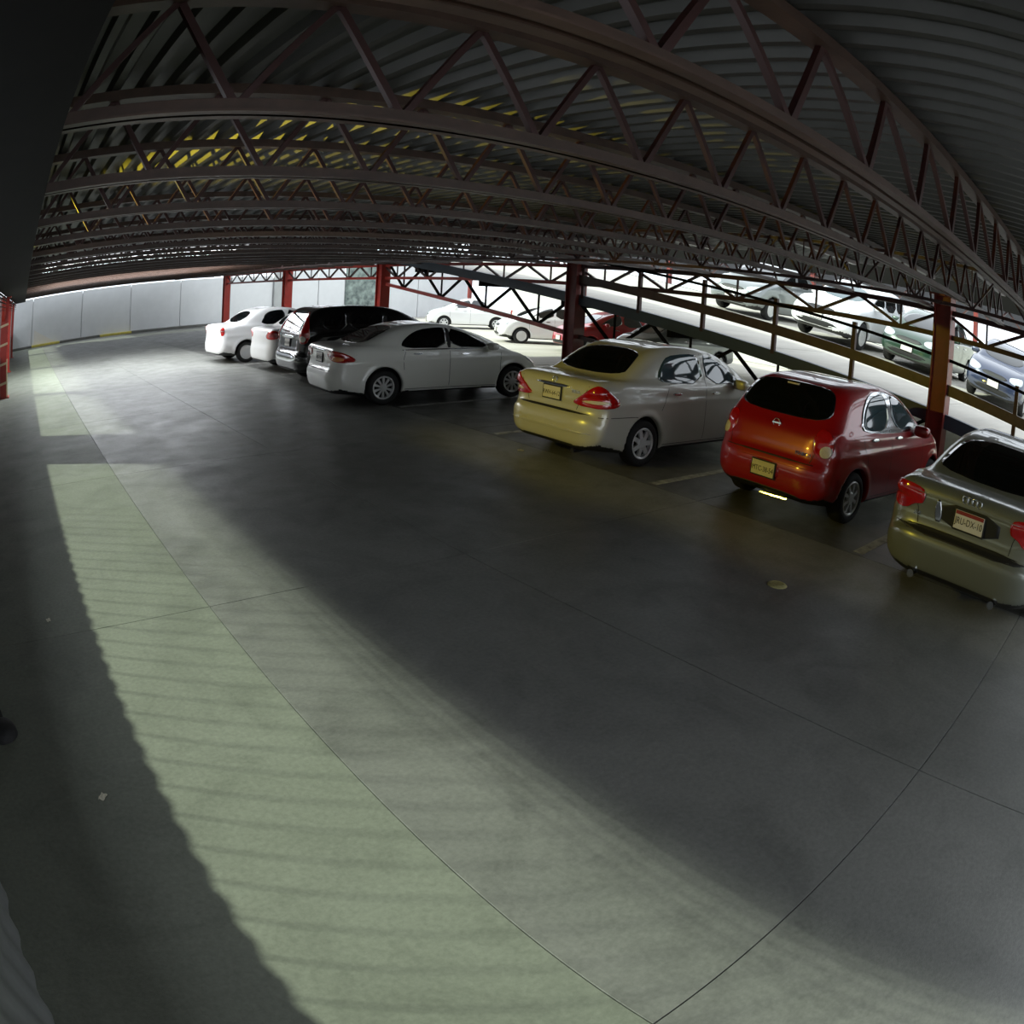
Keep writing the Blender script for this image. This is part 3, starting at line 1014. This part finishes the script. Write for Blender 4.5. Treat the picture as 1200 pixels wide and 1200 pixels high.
# ---- the black tall wagon
P_black = paint('black_paint', (13, 14, 16), 0.1, 0.25)
SUV_B = dict(L=4.52, W=1.82, H=1.69, res=0.03, mat=P_black, ur=0.85, uf=3.47, rw=0.345, ra=0.40, belt=1.08, tumble=0.24,
             ghx=(-0.6, 3.6), ght=0.08, bumper=0.72, tr=0.05, tf=0.12, crease=0.88, kz=1.1, hatch=True, kg=0.18,
             low=[(0.15, 0.26), (0.02, 0.34), (-0.02, 0.48), (0.0, 0.68), (0.06, 0.74), (0.08, 0.95), (0.10, 1.10), (0.3, 1.12), (1.5, 1.12), (2.8, 1.10), (3.5, 1.06), (3.95, 0.98),
                  (4.3, 0.86), (4.46, 0.68), (4.52, 0.50), (4.48, 0.32), (4.3, 0.25), (3.0, 0.24), (1.2, 0.24)],
             gh=[(0.08, 1.0), (0.10, 1.12), (0.22, 1.35), (0.40, 1.58), (0.62, 1.66), (1.2, 1.695), (1.9, 1.68), (2.4, 1.60), (2.85, 1.40), (3.45, 1.08), (3.4, 0.95)],
             lid=([0.7, 1.1, 1.6], [0.58, 0.64, 0.52]), lid_u=0.6, lid_z=1.6, doors=(1.0, 2.0, 3.1), hood=(3.4, 4.35), rim=(5, 'wide'), mirror=(2.85, 1.14),
             patches=[
                 ('rear_window', 'rear', [(-0.58, 1.12), (0.58, 1.12), (0.60, 1.28), (0.50, 1.58), (-0.50, 1.58), (-0.60, 1.28)], M_glassl, dict(nr=12, nc=20)),
                 ('side_window', 'side', [(0.55, 1.20), (0.62, 1.45), (0.95, 1.56), (1.12, 1.56), (1.12, 1.16)], M_glass, dict(rnd=1)),
                 ('side_window', 'side', [(1.20, 1.15), (1.20, 1.57), (2.02, 1.55), (2.03, 1.13)], M_glass, dict(rnd=1)),
                 ('side_window', 'side', [(2.10, 1.13), (2.10, 1.54), (2.40, 1.48), (2.75, 1.32), (3.0, 1.13)], M_glass, dict(rnd=1)),
                 ('windshield', 'front', [(-0.68, 1.14), (0.68, 1.14), (0.58, 1.55), (-0.58, 1.55)], M_glassl),
                 ('tail_light', 'corner', [(-0.10, 0.90), (-0.12, 1.10), (-0.05, 1.30), (-0.10, 1.56), (-0.01, 1.58), (0.10, 1.30), (0.14, 1.05), (0.10, 0.90)], M_lred, dict(eps=0.014, nr=16, nc=8)),
                 ('tail_light_lens', 'corner', [(-0.08, 0.93), (-0.09, 1.05), (0.04, 1.08), (0.08, 0.94)], M_lclear, dict(eps=0.02, nr=5, nc=5)),
                 ('bumper_sheen', 'rear', rect(-0.72, 0.72, 0.50, 0.70), M_chrome, dict(eps=0.012, nr=6, nc=20, rnd=2, label='bumper face in silver for reflected light')),  # silver put on the black bumper for its bright reflection
                 ('trim_strip', 'rear', rect(-0.40, 0.40, 1.00, 1.06), M_chrome, dict(eps=0.015, nr=4, nc=14, rnd=1)),
                 handle(1.25, 1.0), handle(2.2, 1.0)],
             seams=[('side', [(2.06, 0.36), (2.06, 1.1)]), ('side', [(1.05, 0.8), (1.16, 1.1)])])


def extra_B(S, bvh, root):
    plate(S, bvh, root, 0.90, 'UDL-52-90', M_plate, band=False)


SUV_B['extra'] = extra_B

# ---- plain white sedans and the cars on the ramp
P_white = paint('white_paint', (226, 226, 226), 0.0, 0.35)
SED_W = dict(L=4.25, W=1.74, H=1.53, res=0.034, mat=P_white, ur=0.86, uf=3.40, rw=0.30, ra=0.355, belt=1.02, tumble=0.30,
             ghx=(0.4, 3.5), bumper=0.60, tr=0.04, tf=0.10, crease=0.80, kz=0.92,
             low=[(0.12, 0.22), (0.02, 0.28), (0.0, 0.42), (0.01, 0.60), (0.04, 0.66), (0.05, 0.90), (0.08, 1.05), (0.16, 1.09), (0.5, 1.10), (1.4, 1.06), (2.4, 1.03), (3.4, 1.01),
                  (3.85, 0.92), (4.1, 0.80), (4.21, 0.64), (4.25, 0.46), (4.22, 0.28), (4.1, 0.2), (3.0, 0.19), (1.2, 0.19)],
             gh=[(0.60, 0.9), (0.58, 1.06), (0.90, 1.25), (1.20, 1.45), (1.5, 1.52), (1.95, 1.535), (2.35, 1.50), (2.75, 1.38), (3.15, 1.20), (3.5, 1.0), (3.4, 0.9)],
             lid=([0.6, 0.8, 1.0], [0.52, 0.54, 0.58]), lid_u=0.55, lid_z=1.12, doors=(1.22, 2.12, 3.1), hood=(3.45, 4.15), rim=(6, 'cover'), mirror=(2.85, 1.06),
             patches=[
                 ('rear_window', 'rear', [(-0.60, 1.13), (0.60, 1.13), (0.52, 1.42), (-0.52, 1.42)], M_glass, dict(nr=10, nc=16, rnd=2)),
                 ('side_window', 'side', [(1.32, 1.05), (1.34, 1.20), (1.52, 1.40), (1.8, 1.44), (2.08, 1.44), (2.09, 1.04)], M_glass, dict(rnd=1)),
                 ('side_window', 'side', [(2.18, 1.04), (2.17, 1.44), (2.42, 1.40), (2.72, 1.27), (3.05, 1.04)], M_glass, dict(rnd=1)),
                 ('windshield', 'front', [(-0.64, 1.04), (0.64, 1.04), (0.54, 1.40), (-0.54, 1.40)], M_glass),
                 ('tail_light', 'corner', [(-0.04, 0.78), (-0.05, 1.02), (0.04, 1.04), (0.09, 0.98), (0.08, 0.80)], M_lred, dict(eps=0.012, nr=8, nc=6)),
                 ('head_light', 'fcorner', [(-0.25, 0.66), (-0.24, 0.78), (0.05, 0.84), (0.2, 0.84), (0.14, 0.72), (0.0, 0.66)], M_head, dict(eps=0.01)),
                 ('grille', 'front', rect(-0.38, 0.38, 0.64, 0.74), M_black, dict(eps=0.004, nr=4, nc=12, rnd=1)),
                 ('air_intake', 'front', rect(-0.55, 0.55, 0.30, 0.42), M_black, dict(eps=0.004, nr=4, nc=12, rnd=1)),
                 handle(1.45, 0.90), handle(2.4, 0.90)],
             seams=[('side', [(2.14, 0.30), (2.14, 1.02)]), ('side', [(3.12, 0.30), (3.12, 0.95)])])


def extra_W(S, bvh, root):
    plate(S, bvh, root, 0.50, '', M_plate, front=True, band=False)


SED_W['extra'] = extra_W
SED_W2 = dict(SED_W)
SED_W2['patches'] = [p for p in SED_W['patches'] if p[0] != 'tail_light'] + [
    ('tail_light', 'corner', [(-0.24, 0.84), (-0.20, 0.98), (0.0, 1.04), (0.16, 1.0), (0.18, 0.84), (0.0, 0.80)], M_lred, dict(eps=0.014, nr=8, nc=10))]
P_green = paint('dark_green_paint', (30, 58, 42), 0.2, 0.3)
P_blue = paint('slate_blue_paint', (42, 52, 76), 0.3, 0.3)
P_smoke = paint('smoke_grey_paint', (112, 118, 118), 0.4, 0.3)


def variant(base, **kw):
    s = dict(base)
    s.update(kw)
    return s


VAN = dict(SUV_B)
VAN.update(mat=paint('van_white_paint', (228, 230, 232), 0.0, 0.35), res=0.04, bumper=0.7, rim=(6, 'cover'))
VAN['patches'] = [p for p in SUV_B['patches'] if p[0] in ('rear_window', 'side_window', 'windshield')] + [
    ('head_light', 'fcorner', [(-0.25, 0.78), (-0.22, 0.92), (0.05, 0.98), (0.2, 0.96), (0.1, 0.82)], M_head, dict(eps=0.01)),
    ('grille', 'front', rect(-0.45, 0.45, 0.72, 0.84), M_black, dict(eps=0.004, nr=4, nc=12, rnd=1)),
    ('air_intake', 'front', rect(-0.60, 0.60, 0.36, 0.50), M_black, dict(eps=0.004, nr=4, nc=12, rnd=1))]


def extra_V(S, bvh, root):
    plate(S, bvh, root, 0.60, '', M_plate, front=True, band=False)


VAN['extra'] = extra_V

# ------------------------------------------------------------------ floor
X_JOINTS = [-0.85, 1.28, 3.52, 6.66, 11.4]
Y_JOINTS = [-8.0, -3.6, 0.62, 4.7, 8.9, 13.1, 17.3, 21.5, 25.7, 29.9, 34.1, 41.2]
floor = MB().box(-3, 30, -12, 46, -0.5, -0.05).build('floor', M_joint)
tag(floor, kind='structure')
for i in range(len(X_JOINTS) - 1):
    for j in range(len(Y_JOINTS) - 1):
        x0, x1, y0, y1 = X_JOINTS[i], X_JOINTS[i + 1], Y_JOINTS[j], Y_JOINTS[j + 1]
        g = 0.003
        m = M_walk if i == 0 else (M_bay if i == 3 else M_floor)
        bevelled_box('concrete_slab', x1 - x0 - 2 * g, y1 - y0 - 2 * g, 0.2, m, floor, ((x0 + x1) / 2, (y0 + y1) / 2, -0.1), 0.001, seg=1)
for j in range(-3, 11):
    bevelled_box('outer_slab', 18.5, 4.18, 0.2, M_ramp, floor, (20.7, 4.2 * j + 1, -0.1), 0.006, seg=1)
# faded bay lines
for y in (2.65, 5.45, 8.42, 11.1, 13.85, 16.7, 19.5, 22.4):
    o = MB().box(6.74, 9.6, y - 0.06, y + 0.06, 0.0, 0.003).build('bay_line', M_paint, floor)

# ------------------------------------------------------------------ back wall
wall = MB().box(-2.5, 30, 41.3, 41.6, 0, 2.6).build('wall_back', M_wall)
tag(wall, kind='structure')
xs = [-2.5, 0.6, 3.9, 7.0, 10.1, 13.2, 15.9]
for a, b in zip(xs[:-1], xs[1:]):
    bevelled_box('wall_panel', b - a - 0.03, 0.10, 2.74, M_wall, wall, ((a + b) / 2, 41.25, 1.37), 0.012, seg=1)
bevelled_box('wall_pier', 0.9, 0.25, 2.95, M_wall2, wall, (16.4, 41.15, 1.475), 0.015, seg=1)
for a, b in ((16.9, 18.9), (18.92, 20.7)):
    bevelled_box('wall_panel', b - a - 0.03, 0.10, 3.4, M_wall, wall, ((a + b) / 2, 41.25, 1.7), 0.012, seg=1)
bevelled_box('mottled_panel', 2.7, 0.12, 3.4, M_mural, wall, (22.1, 41.22, 1.7), 0.012, seg=1)
for a, b in ((23.5, 26), (26.02, 29.9)):
    bevelled_box('wall_panel', b - a - 0.03, 0.10, 3.4, M_wall, wall, ((a + b) / 2, 41.25, 1.7), 0.012, seg=1)
link('pale_triangle', pymesh('pale_triangle', [(0.75, 41.19, 0.13), (2.2, 41.19, 0.13), (0.75, 41.19, 0.95), (0.75, 41.2, 0.13), (2.2, 41.2, 0.13), (0.75, 41.2, 0.95)], [(0, 1, 2), (5, 4, 3), (0, 3, 4, 1), (1, 4, 5, 2), (2, 5, 3, 0)]), M_plate, wall)  # thin pale triangle set flat on the wall
kerb = empty('baseboard_back', (0, 41.1, 0))
tag(kerb, kind='structure')
x = -0.9
for k, (ln, m) in enumerate([(1.5, M_kerb), (1.9, M_yellow), (2.6, M_kerb), (2.0, M_yellow), (2.2, M_kerb), (2.4, M_kerb), (2.6, M_kerb), (2.6, M_kerb)]):
    bevelled_box('kerb_block', ln - 0.02, 0.22, 0.13, m, kerb, (x + ln / 2, 0, 0.065), 0.02)
    x += ln

# ------------------------------------------------------------------ left side: low corrugated fence, bars, closed bay
left = empty('wall_left', (-0.75, 0, 0))
tag(left, kind='structure')
V, F = [], []
n = 1000
for i in range(n + 1):
    y = -9 + 50.2 * i / n
    x = 0.013 * sin(2 * pi * y / 0.24)
    for z in (0, 1.06):
        V.append((x, y, z))
for i in range(n):
    F.append((2 * i, 2 * i + 1, 2 * i + 3, 2 * i + 2))
o = link('corrugated_fence', pymesh('corrugated_fence', V, F, True), M_fence, left)
mb = MB()
y = -8.9
while y < 41:
    mb.bar((0, y, 1.0), (0, y, 2.65), 0.006, 0.006)
    y += 0.24
mb.build('railing_bars', M_fence, left)['kind'] = 'stuff'
for z, rad in ((2.585, 0.022), (2.52, 0.018), (2.44, 0.014), (2.35, 0.009), (2.27, 0.006)):
    MB().tube((0.13, -9, z), (0.13, 41, z), rad, 8).build('shade_rod', M_dark, left)  # unseen rods added to soften the far edge of the sunlit strip
cp = MB().box(-2.9, -0.9, -9.5, 41, 5.0, 5.12).build('shade_canopy', M_dark)  # unseen canopy added to keep high sky light off the left floor
tag(cp, kind='structure')
MB().box(-1.1, -0.9, -9.5, 41, 3.3, 5.0).build('shade_canopy_wall', M_wall2, cp)
MB().box(-0.04, 0.04, 10.95, 13.2, 0, 2.7).build('closed_panel', M_fence, left)
# unseen building added on the left: keeps low sky light off the aisle
nb = empty('trim_3', (-9.5, 0, 0))
nb.name = 'sky_blocker'
tag(nb, kind='structure')
for k in range(8):
    bevelled_box('blocker_bay', 0.4, 6.96, 6.4, M_kerb, nb, (0, -10 + 7 * k, 3.2), 0.03, seg=1)

# ------------------------------------------------------------------ roof: deck, joists, girders
ROOF_Y = -2.1
ceil = empty('ceiling', (0, 0, 0))
tag(ceil, kind='structure')
V, F = [], []
prof = [(0.0, 0), (0.045, 0), (0.07, 0.055), (0.155, 0.055), (0.18, 0)]
xsx = []
x = -0.95
while x < 11.6:
    for a, b in prof[:-1]:
        xsx.append((x + a, b))
    x += 0.18
for (x, z) in xsx:
    V += [(x, ROOF_Y, 3.30 + z), (x, 39.2, 3.30 + z)]
for i in range(len(xsx) - 1):
    F.append((2 * i, 2 * i + 2, 2 * i + 3, 2 * i + 1))
link('roof_deck', pymesh('roof_deck', V, F), M_deck, ceil)
MB().box(-0.95, 11.6, ROOF_Y, 39.2, 3.40, 3.52).build('roof_slab', M_dark, ceil)

JX0, JX1 = 0.04, 11.2
ZB, ZT = 2.78, 3.24
chord = MB()
for s in (-1, 1):
    chord.box(JX0, JX1, s * 0.012 + (0 if s > 0 else -0.05), s * 0.012 + (0.05 if s > 0 else 0), ZB - 0.03, ZB - 0.022)
    chord.box(JX0, JX1, s * 0.012 - (0.004 if s < 0 else 0), s * 0.012 + (0.004 if s > 0 else 0), ZB - 0.03, ZB + 0.03)
ch_b = chord.mesh('bottom_chord')
ch_b.materials.append(M_joist)
ch_t = MB().box(JX0, JX1, -0.05, 0.05, ZT - 0.01, ZT + 0.05).mesh('top_chord')
ch_t.materials.append(M_joist)
PAN = 0.31
wu = MB().bar((0, 0, ZB), (PAN, 0, ZT), 0.028, 0.028).mesh('web_bar')
wu.materials.append(M_girder)
wd = MB().bar((0, 0, ZT), (PAN, 0, ZB), 0.028, 0.028).mesh('web_bar')
wd.materials.append(M_girder)
JY = [-1.6, -0.25, 1.09, 2.22, 3.59, 5.1, 6.63, 8.06, 9.4]
while JY[-1] < 36.6:
    JY.append(JY[-1] + 1.37)
JY.append(38.0)
for k, Y in enumerate(JY):
    jo = empty('roof_joist', (0, Y, 0), parent=ceil)
    link('bottom_chord', ch_b, None, jo)
    link('top_chord', ch_t, None, jo)
    if Y < 21:
        nb = int((JX1 - JX0) / PAN)
        for i in range(nb):
            link('web_bar', wu if i % 2 == 0 else wd, None, jo, (JX0 + i * PAN, 0, 0))
    else:
        mb = MB()
        for i in range(int((JX1 - JX0) / PAN)):
            a, b = JX0 + i * PAN, JX0 + (i + 1) * PAN
            mb.bar((a, 0, ZB if i % 2 == 0 else ZT), (b, 0, ZT if i % 2 == 0 else ZB), 0.028, 0.028)
        mb.build('web_bars', M_girder, jo)['kind'] = 'stuff'
sk = bevelled_box('glow_panel', 6.0, 6.0, 0.03, M_glow, ceil, (3.6, 21.9, 3.27), 0.005, seg=1)  # added glowing sheet, makes the bright pool on the far floor
sk['label'] = 'added glowing sheet under the roof'
# deep edge girder on the left
eg = empty('edge_girder', (0, 0, 0), parent=ceil)
MB().box(-0.62, 0.03, -9, 39.2, 2.62, 2.66).build('lower_flange', M_dark, eg)
MB().box(-0.62, 0.03, -9, 39.2, 3.20, 3.26).build('upper_flange', M_dark, eg)
MB().box(-0.33, -0.30, -9, 39.2, 2.66, 3.20).build('girder_web', M_dark, eg)

for Y in (7.3, 21.05):
    t = empty('fill_flood', (-0.29, Y, 2.80), parent=ceil)  # fixture for the added light, out of view
    bevelled_box('housing', 0.03, 0.24, 0.14, M_black, t, (0.0, 0, 0), 0.01)
    MB().bar((0.0, 0, 0.06), (-0.02, 0, 0.16), 0.03, 0.03).build('bracket', M_dark, t)

COLY = [-4.85, 3.35, 11.55, 19.75, 27.4, 35.6]


def truss(name, parent, x, y0, y1, zb, zt, pan, w, m_b, m_w, zt_bar=True):
    """a planar girder along Y at x; zb, zt are functions of y"""
    t = empty(name, (0, 0, 0), parent=parent)
    MB().bar((x, y0, zb(y0)), (x, y1, zb(y1)), w, w * 1.0).build('bottom_chord', m_b, t)
    if zt_bar:
        MB().bar((x, y0, zt(y0)), (x, y1, zt(y1)), w, w).build('top_chord', m_b, t)
    n = max(2, round((y1 - y0) / pan))
    p = (y1 - y0) / n
    for i in range(n):
        a, c, b = y0 + i * p, y0 + (i + 0.5) * p, y0 + (i + 1) * p
        MB().bar((x, a, zt(a)), (x, c, zb(c)), w * 0.62, w * 0.62).build('web_bar', m_w, t)
        MB().bar((x, c, zb(c)), (x, b, zt(b)), w * 0.62, w * 0.62).build('web_bar', m_w, t)
        MB().bar((x, c, zb(c)), (x, c, zt(c)), w * 0.4, w * 0.4).build('web_bar', m_w, t)
    return t


for a, b in zip(COLY[:-1], COLY[1:]):
    truss('eaves_girder', ceil, 11.2, a, b, lambda y: 2.35, lambda y: 2.74, 1.64, 0.08, M_girder if a < 11 else M_redb, M_girder)
    truss('cross_girder', ceil, 8.4, a, b, lambda y: 2.70, lambda y: 3.2, 0.82, 0.04, M_girder, M_girder)

# ------------------------------------------------------------------ columns
def column(x, y, h, m, base=True):
    c = empty('pillar', (x, y, 0))
    tag(c, kind='structure')
    mb = MB()
    mb.box(-0.16, 0.16, -0.16, -0.135, 0, h).box(-0.16, 0.16, 0.135, 0.16, 0, h).box(-0.02, 0.02, -0.135, 0.135, 0, h)
    mb.build('shaft', m, c)
    MB().box(-0.24, 0.24, -0.24, 0.24, 0.0, 0.03).build('base_plate', m, c)
    MB().box(-0.22, 0.22, -0.22, 0.22, h - 0.03, h).build('cap_plate', m, c)
    for s in (-1, 1):
        MB().box(-0.012 + s * 0.09, 0.012 + s * 0.09, -0.135, 0.135, 0, h).build('side_plate', m, c)
    return c


for y in COLY:
    column(11.2, y, 3.0, M_red if y < 15 else M_redb)
for y in (-8.0, -0.6, 11.2, 19.2, 27.4, 35.6):
    c = column(-0.68 if 15 < y < 22 else -0.78, y, 2.62, M_redb)
    if 15 < y < 22:
        MB().bar((0.0, -0.05, 2.0), (0.0, -1.2, 2.60), 0.10, 0.10).build('knee_brace', M_redb, c)
        for z in (0.35, 0.85, 1.35, 1.85):
            MB().bar((-0.16, -0.17, z), (0.18, -0.17, z + 0.06), 0.02, 0.06).build('batten', M_lit_edge, c)  # cream colour stands for sunlight on the lattice
        MB().box(0.15, 0.19, -0.20, -0.10, 0.0, 1.0).build('lit_edge_strip', M_lit_edge, c)  # added cream strip painted as the column's sunlit edge

# ------------------------------------------------------------------ ramp with parked cars, guard rail and truss below
RS, R0 = 0.118, 0.76
zr = lambda y: R0 + RS * y
ramp = empty('trim_1', (0, 0, 0))
ramp.name = 'ramp'
tag(ramp, kind='structure')
RY0, RY1, RX0, RX1 = -6.0, 19.7, 11.25, 21.6
ns = 8
for k in range(ns):
    a, b = RY0 + (RY1 - RY0) * k / ns, RY0 + (RY1 - RY0) * (k + 1) / ns - 0.015
    V = []
    for y in (a, b):
        for x in (RX0, RX1):
            for dz in (0, -0.12):
                V.append((x, y, zr(y) + dz))
    F = [(0, 2, 6, 4), (1, 5, 7, 3), (0, 1, 3, 2), (4, 6, 7, 5), (0, 4, 5, 1), (2, 3, 7, 6)]
    link('ramp_slab', pymesh('ramp_slab', V, F), M_ramp, ramp)
for x, nm in ((11.2, 'edge_beam'), (21.6, 'edge_beam')):
    MB().bar((x, RY0, zr(RY0) - 0.10), (x, RY1, zr(RY1) - 0.10), 0.12, 0.22).build(nm, M_blue, ramp)
for a, b in ((3.35, 11.55), (11.55, 19.7)):
    truss('ramp_truss', ramp, 11.2, a + 0.2, b - 0.2, lambda y: zr(y) - 0.90, lambda y: zr(y) - 0.2, 1.75, 0.09, M_girder if a < 5 else M_redb, M_dark, False)
for y in (6.0, 9.0, 12.0, 15.0, 18.0):
    MB().bar((11.25, y, zr(y) - 0.25), (21.6, y, zr(y) - 0.25), 0.10, 0.22).build('cross_beam', M_dark, ramp)

gr = empty('guard_rail', (11.15, 0, 0))
tag(gr, 'dark brown steel guard rail along the sloping edge of the bright ramp', 'railing')
MB().bar((0, -4.8, zr(-4.8) + 0.42), (0, 11.4, zr(11.4) + 0.36), 0.06, 0.17).build('middle_beam', M_joist, gr)
MB().bar((0, -4.8, zr(-4.8) + 0.90), (0, 11.4, zr(11.4) + 0.80), 0.05, 0.05).build('top_rail', M_dark, gr)
y = -4.4
while y < 11.4:
    MB().bar((0.02, y, zr(y) - 0.05), (0.02, y, zr(y) + 0.92), 0.07, 0.07).build('post', M_girder, gr)
    y += 1.57

# pale wall and the next parking deck beyond the ramp
bd = empty('boundary_wall', (27.0, 0, 0))
tag(bd, 'long pale boundary wall beyond the cars on the ramp', 'wall')
for k in range(7):
    bevelled_box('wall_panel', 0.25, 5.96, 2.7, M_bldg, bd, (0, -6 + 6 * k, 1.35), 0.02, seg=1)
fd = empty('trim_2', (28.5, 0, 0))
fd.name = 'outer_deck'
tag(fd, kind='structure')
for k in range(6):
    MB().box(-0.2, 10, -9 + 8 * k, -1.03 + 8 * k, 4.25, 6.2).build('deck_slab', M_dark, fd)
    MB().box(-0.1, 0.1, -1.1 + 8 * k, -0.9 + 8 * k, 0, 4.3).build('post', M_red, fd)
    tr = MB().box(-0.05, 0.05, -9 + 8 * k, -1 + 8 * k, 3.50, 3.60).build('lower_chord', M_girder, fd)
    for q in range(5):
        y0 = -9 + 8 * k + 1.6 * q
        MB().bar((0, y0, 4.3), (0, y0 + 0.8, 3.55), 0.08, 0.08).build('web_bar', M_girder, fd)
        MB().bar((0, y0 + 0.8, 3.55), (0, y0 + 1.6, 4.3), 0.08, 0.08).build('web_bar', M_girder, fd)

# ------------------------------------------------------------------ cars in the row
CARS = {}
build_car(SED_A, 'sedan', 'grey green sedan with four ring emblem, cut by the right edge of the photo', (5.90, 1.34, 0), -0.08)
build_car(HAT_R, 'hatchback', 'red hatchback parked between the grey green and the champagne sedan', (6.96, 4.06, 0), -0.08)
build_car(SED_T, 'sedan', 'champagne silver sedan beside the red hatchback', (6.32, 6.92, 0), -0.01)
build_car(SED_C, 'sedan', 'pearl white sedan with long dark side windows beside the black wagon', (5.67, 12.35, 0), -0.10)
build_car(SUV_B, 'wagon', 'black tall wagon with high red tail lights behind the pearl white sedan', (6.2, 15.19, 0), -0.05)
build_car(SED_W2, 'sedan', 'white sedan with red corner lamp, half hidden by the black wagon', (6.55, 17.95, 0), 0.0)
build_car(SED_W, 'sedan', 'white sedan at the far end of the row near the back wall', (6.09, 20.83, 0), 0.02)
# cars on the ramp, nosed towards the camera
rr = -atan(RS)
for S, nm, lab, x, y in (
        (variant(SED_W, mat=P_blue, res=0.04, rim=(6, 'wide')), 'sedan', 'slate blue sedan on the ramp at the right, right of the red pillar', 16.3, 3.5),
        (variant(SED_W, mat=P_green, res=0.04, rim=(6, 'wide')), 'sedan', 'dark green sedan on the ramp left of the red pillar', 16.5, 6.0),
        (VAN, 'van', 'white van on the ramp left of the green sedan', 15.9, 8.3),
        (variant(SED_W, mat=P_smoke, res=0.05), 'sedan', 'smoke grey sedan on the ramp left of the white van', 16.4, 11.2)):
    build_car(S, nm, lab, (x + 0.0, y, zr(y)), pi, rr) if False else build_car(S, nm, lab, (x + S['L'], y, zr(y)), pi, rr)
build_car(variant(SED_W, res=0.04, rim=(6, 'wide')), 'sedan', 'white sedan seen side on under the sloping red truss', (24.0, 29.2, 0), pi - 0.54)
build_car(variant(SED_W, res=0.04), 'sedan', 'white sedan partly hidden by the middle red pillar, under the truss', (21.9, 21.0, 0), pi - 0.5)

build_car(variant(SED_W, mat=P_red, res=0.05), 'sedan', 'red car glimpsed under the blue ramp beam, beyond the champagne sedan', (22.0, 18.0, 0), pi - 0.3)
build_car(variant(SED_W, mat=P_smoke, res=0.05), 'sedan', 'grey car glimpsed under the ramp, to the right of the red car there', (21.6, 14.9, 0), pi - 0.2)

# ------------------------------------------------------------------ small things on the floor
t = empty('drain_cover', (5.22, 2.74, 0))
tag(t, 'small round pale yellow cover on the aisle floor near the parking bays', 'cover')
MB().lathe([(0.001, 0.012), (0.07, 0.012), (0.082, 0.008), (0.09, 0.0)], 28, 'z').build('lid', M_disc, t, True)
MB().lathe([(0.055, 0.0125), (0.055, 0.0165), (0.063, 0.0165), (0.063, 0.0125)], 28, 'z').build('lid_ring', M_disc, t)
t = empty('rubber_stopper', (-0.52, 3.57, 0))
tag(t, 'black round rubber stopper at the left edge of the photo', 'stopper')
MB().lathe([(0.115, 0.0), (0.112, 0.03), (0.09, 0.06), (0.05, 0.075), (0.001, 0.08)], 24, 'z').build('dome', M_rubber, t, True)
MB().lathe([(0.04, 0.0), (0.04, 0.05), (0.02, 0.07), (0.001, 0.07)], 14, 'z', (-0.02, 0.17, 0)).build('knob', M_rubber, t, True)


def scrap(x, y, s, lab):
    rnd = random.Random(int(x * 1000 + y * 10))
    n = 5
    V = [((i / (n - 1) - 0.5) * s * 1.6, (j / (n - 1) - 0.5) * s, 0.004 + rnd.random() * 0.25 * s) for i in range(n) for j in range(n)]
    F = [(i * n + j, (i + 1) * n + j, (i + 1) * n + j + 1, i * n + j + 1) for i in range(n - 1) for j in range(n - 1)]
    o = link('paper_scrap', pymesh('paper_scrap', V, F), M_paper, None, (x, y, 0.002), (0, 0, rnd.random() * 3))
    md = o.modifiers.new('thickness', 'SOLIDIFY')
    md.thickness = 0.002
    tag(o, lab, 'litter')


scrap(0.01, 4.98, 0.035, 'tiny pale paper scrap on the dark floor left of the sunlit strip')
scrap(0.03, 2.84, 0.035, 'small cream paper scrap at the bottom edge, left of the sunlit strip')
scrap(6.35, 7.39, 0.05, 'white paper scrap on the floor behind the champagne sedan')
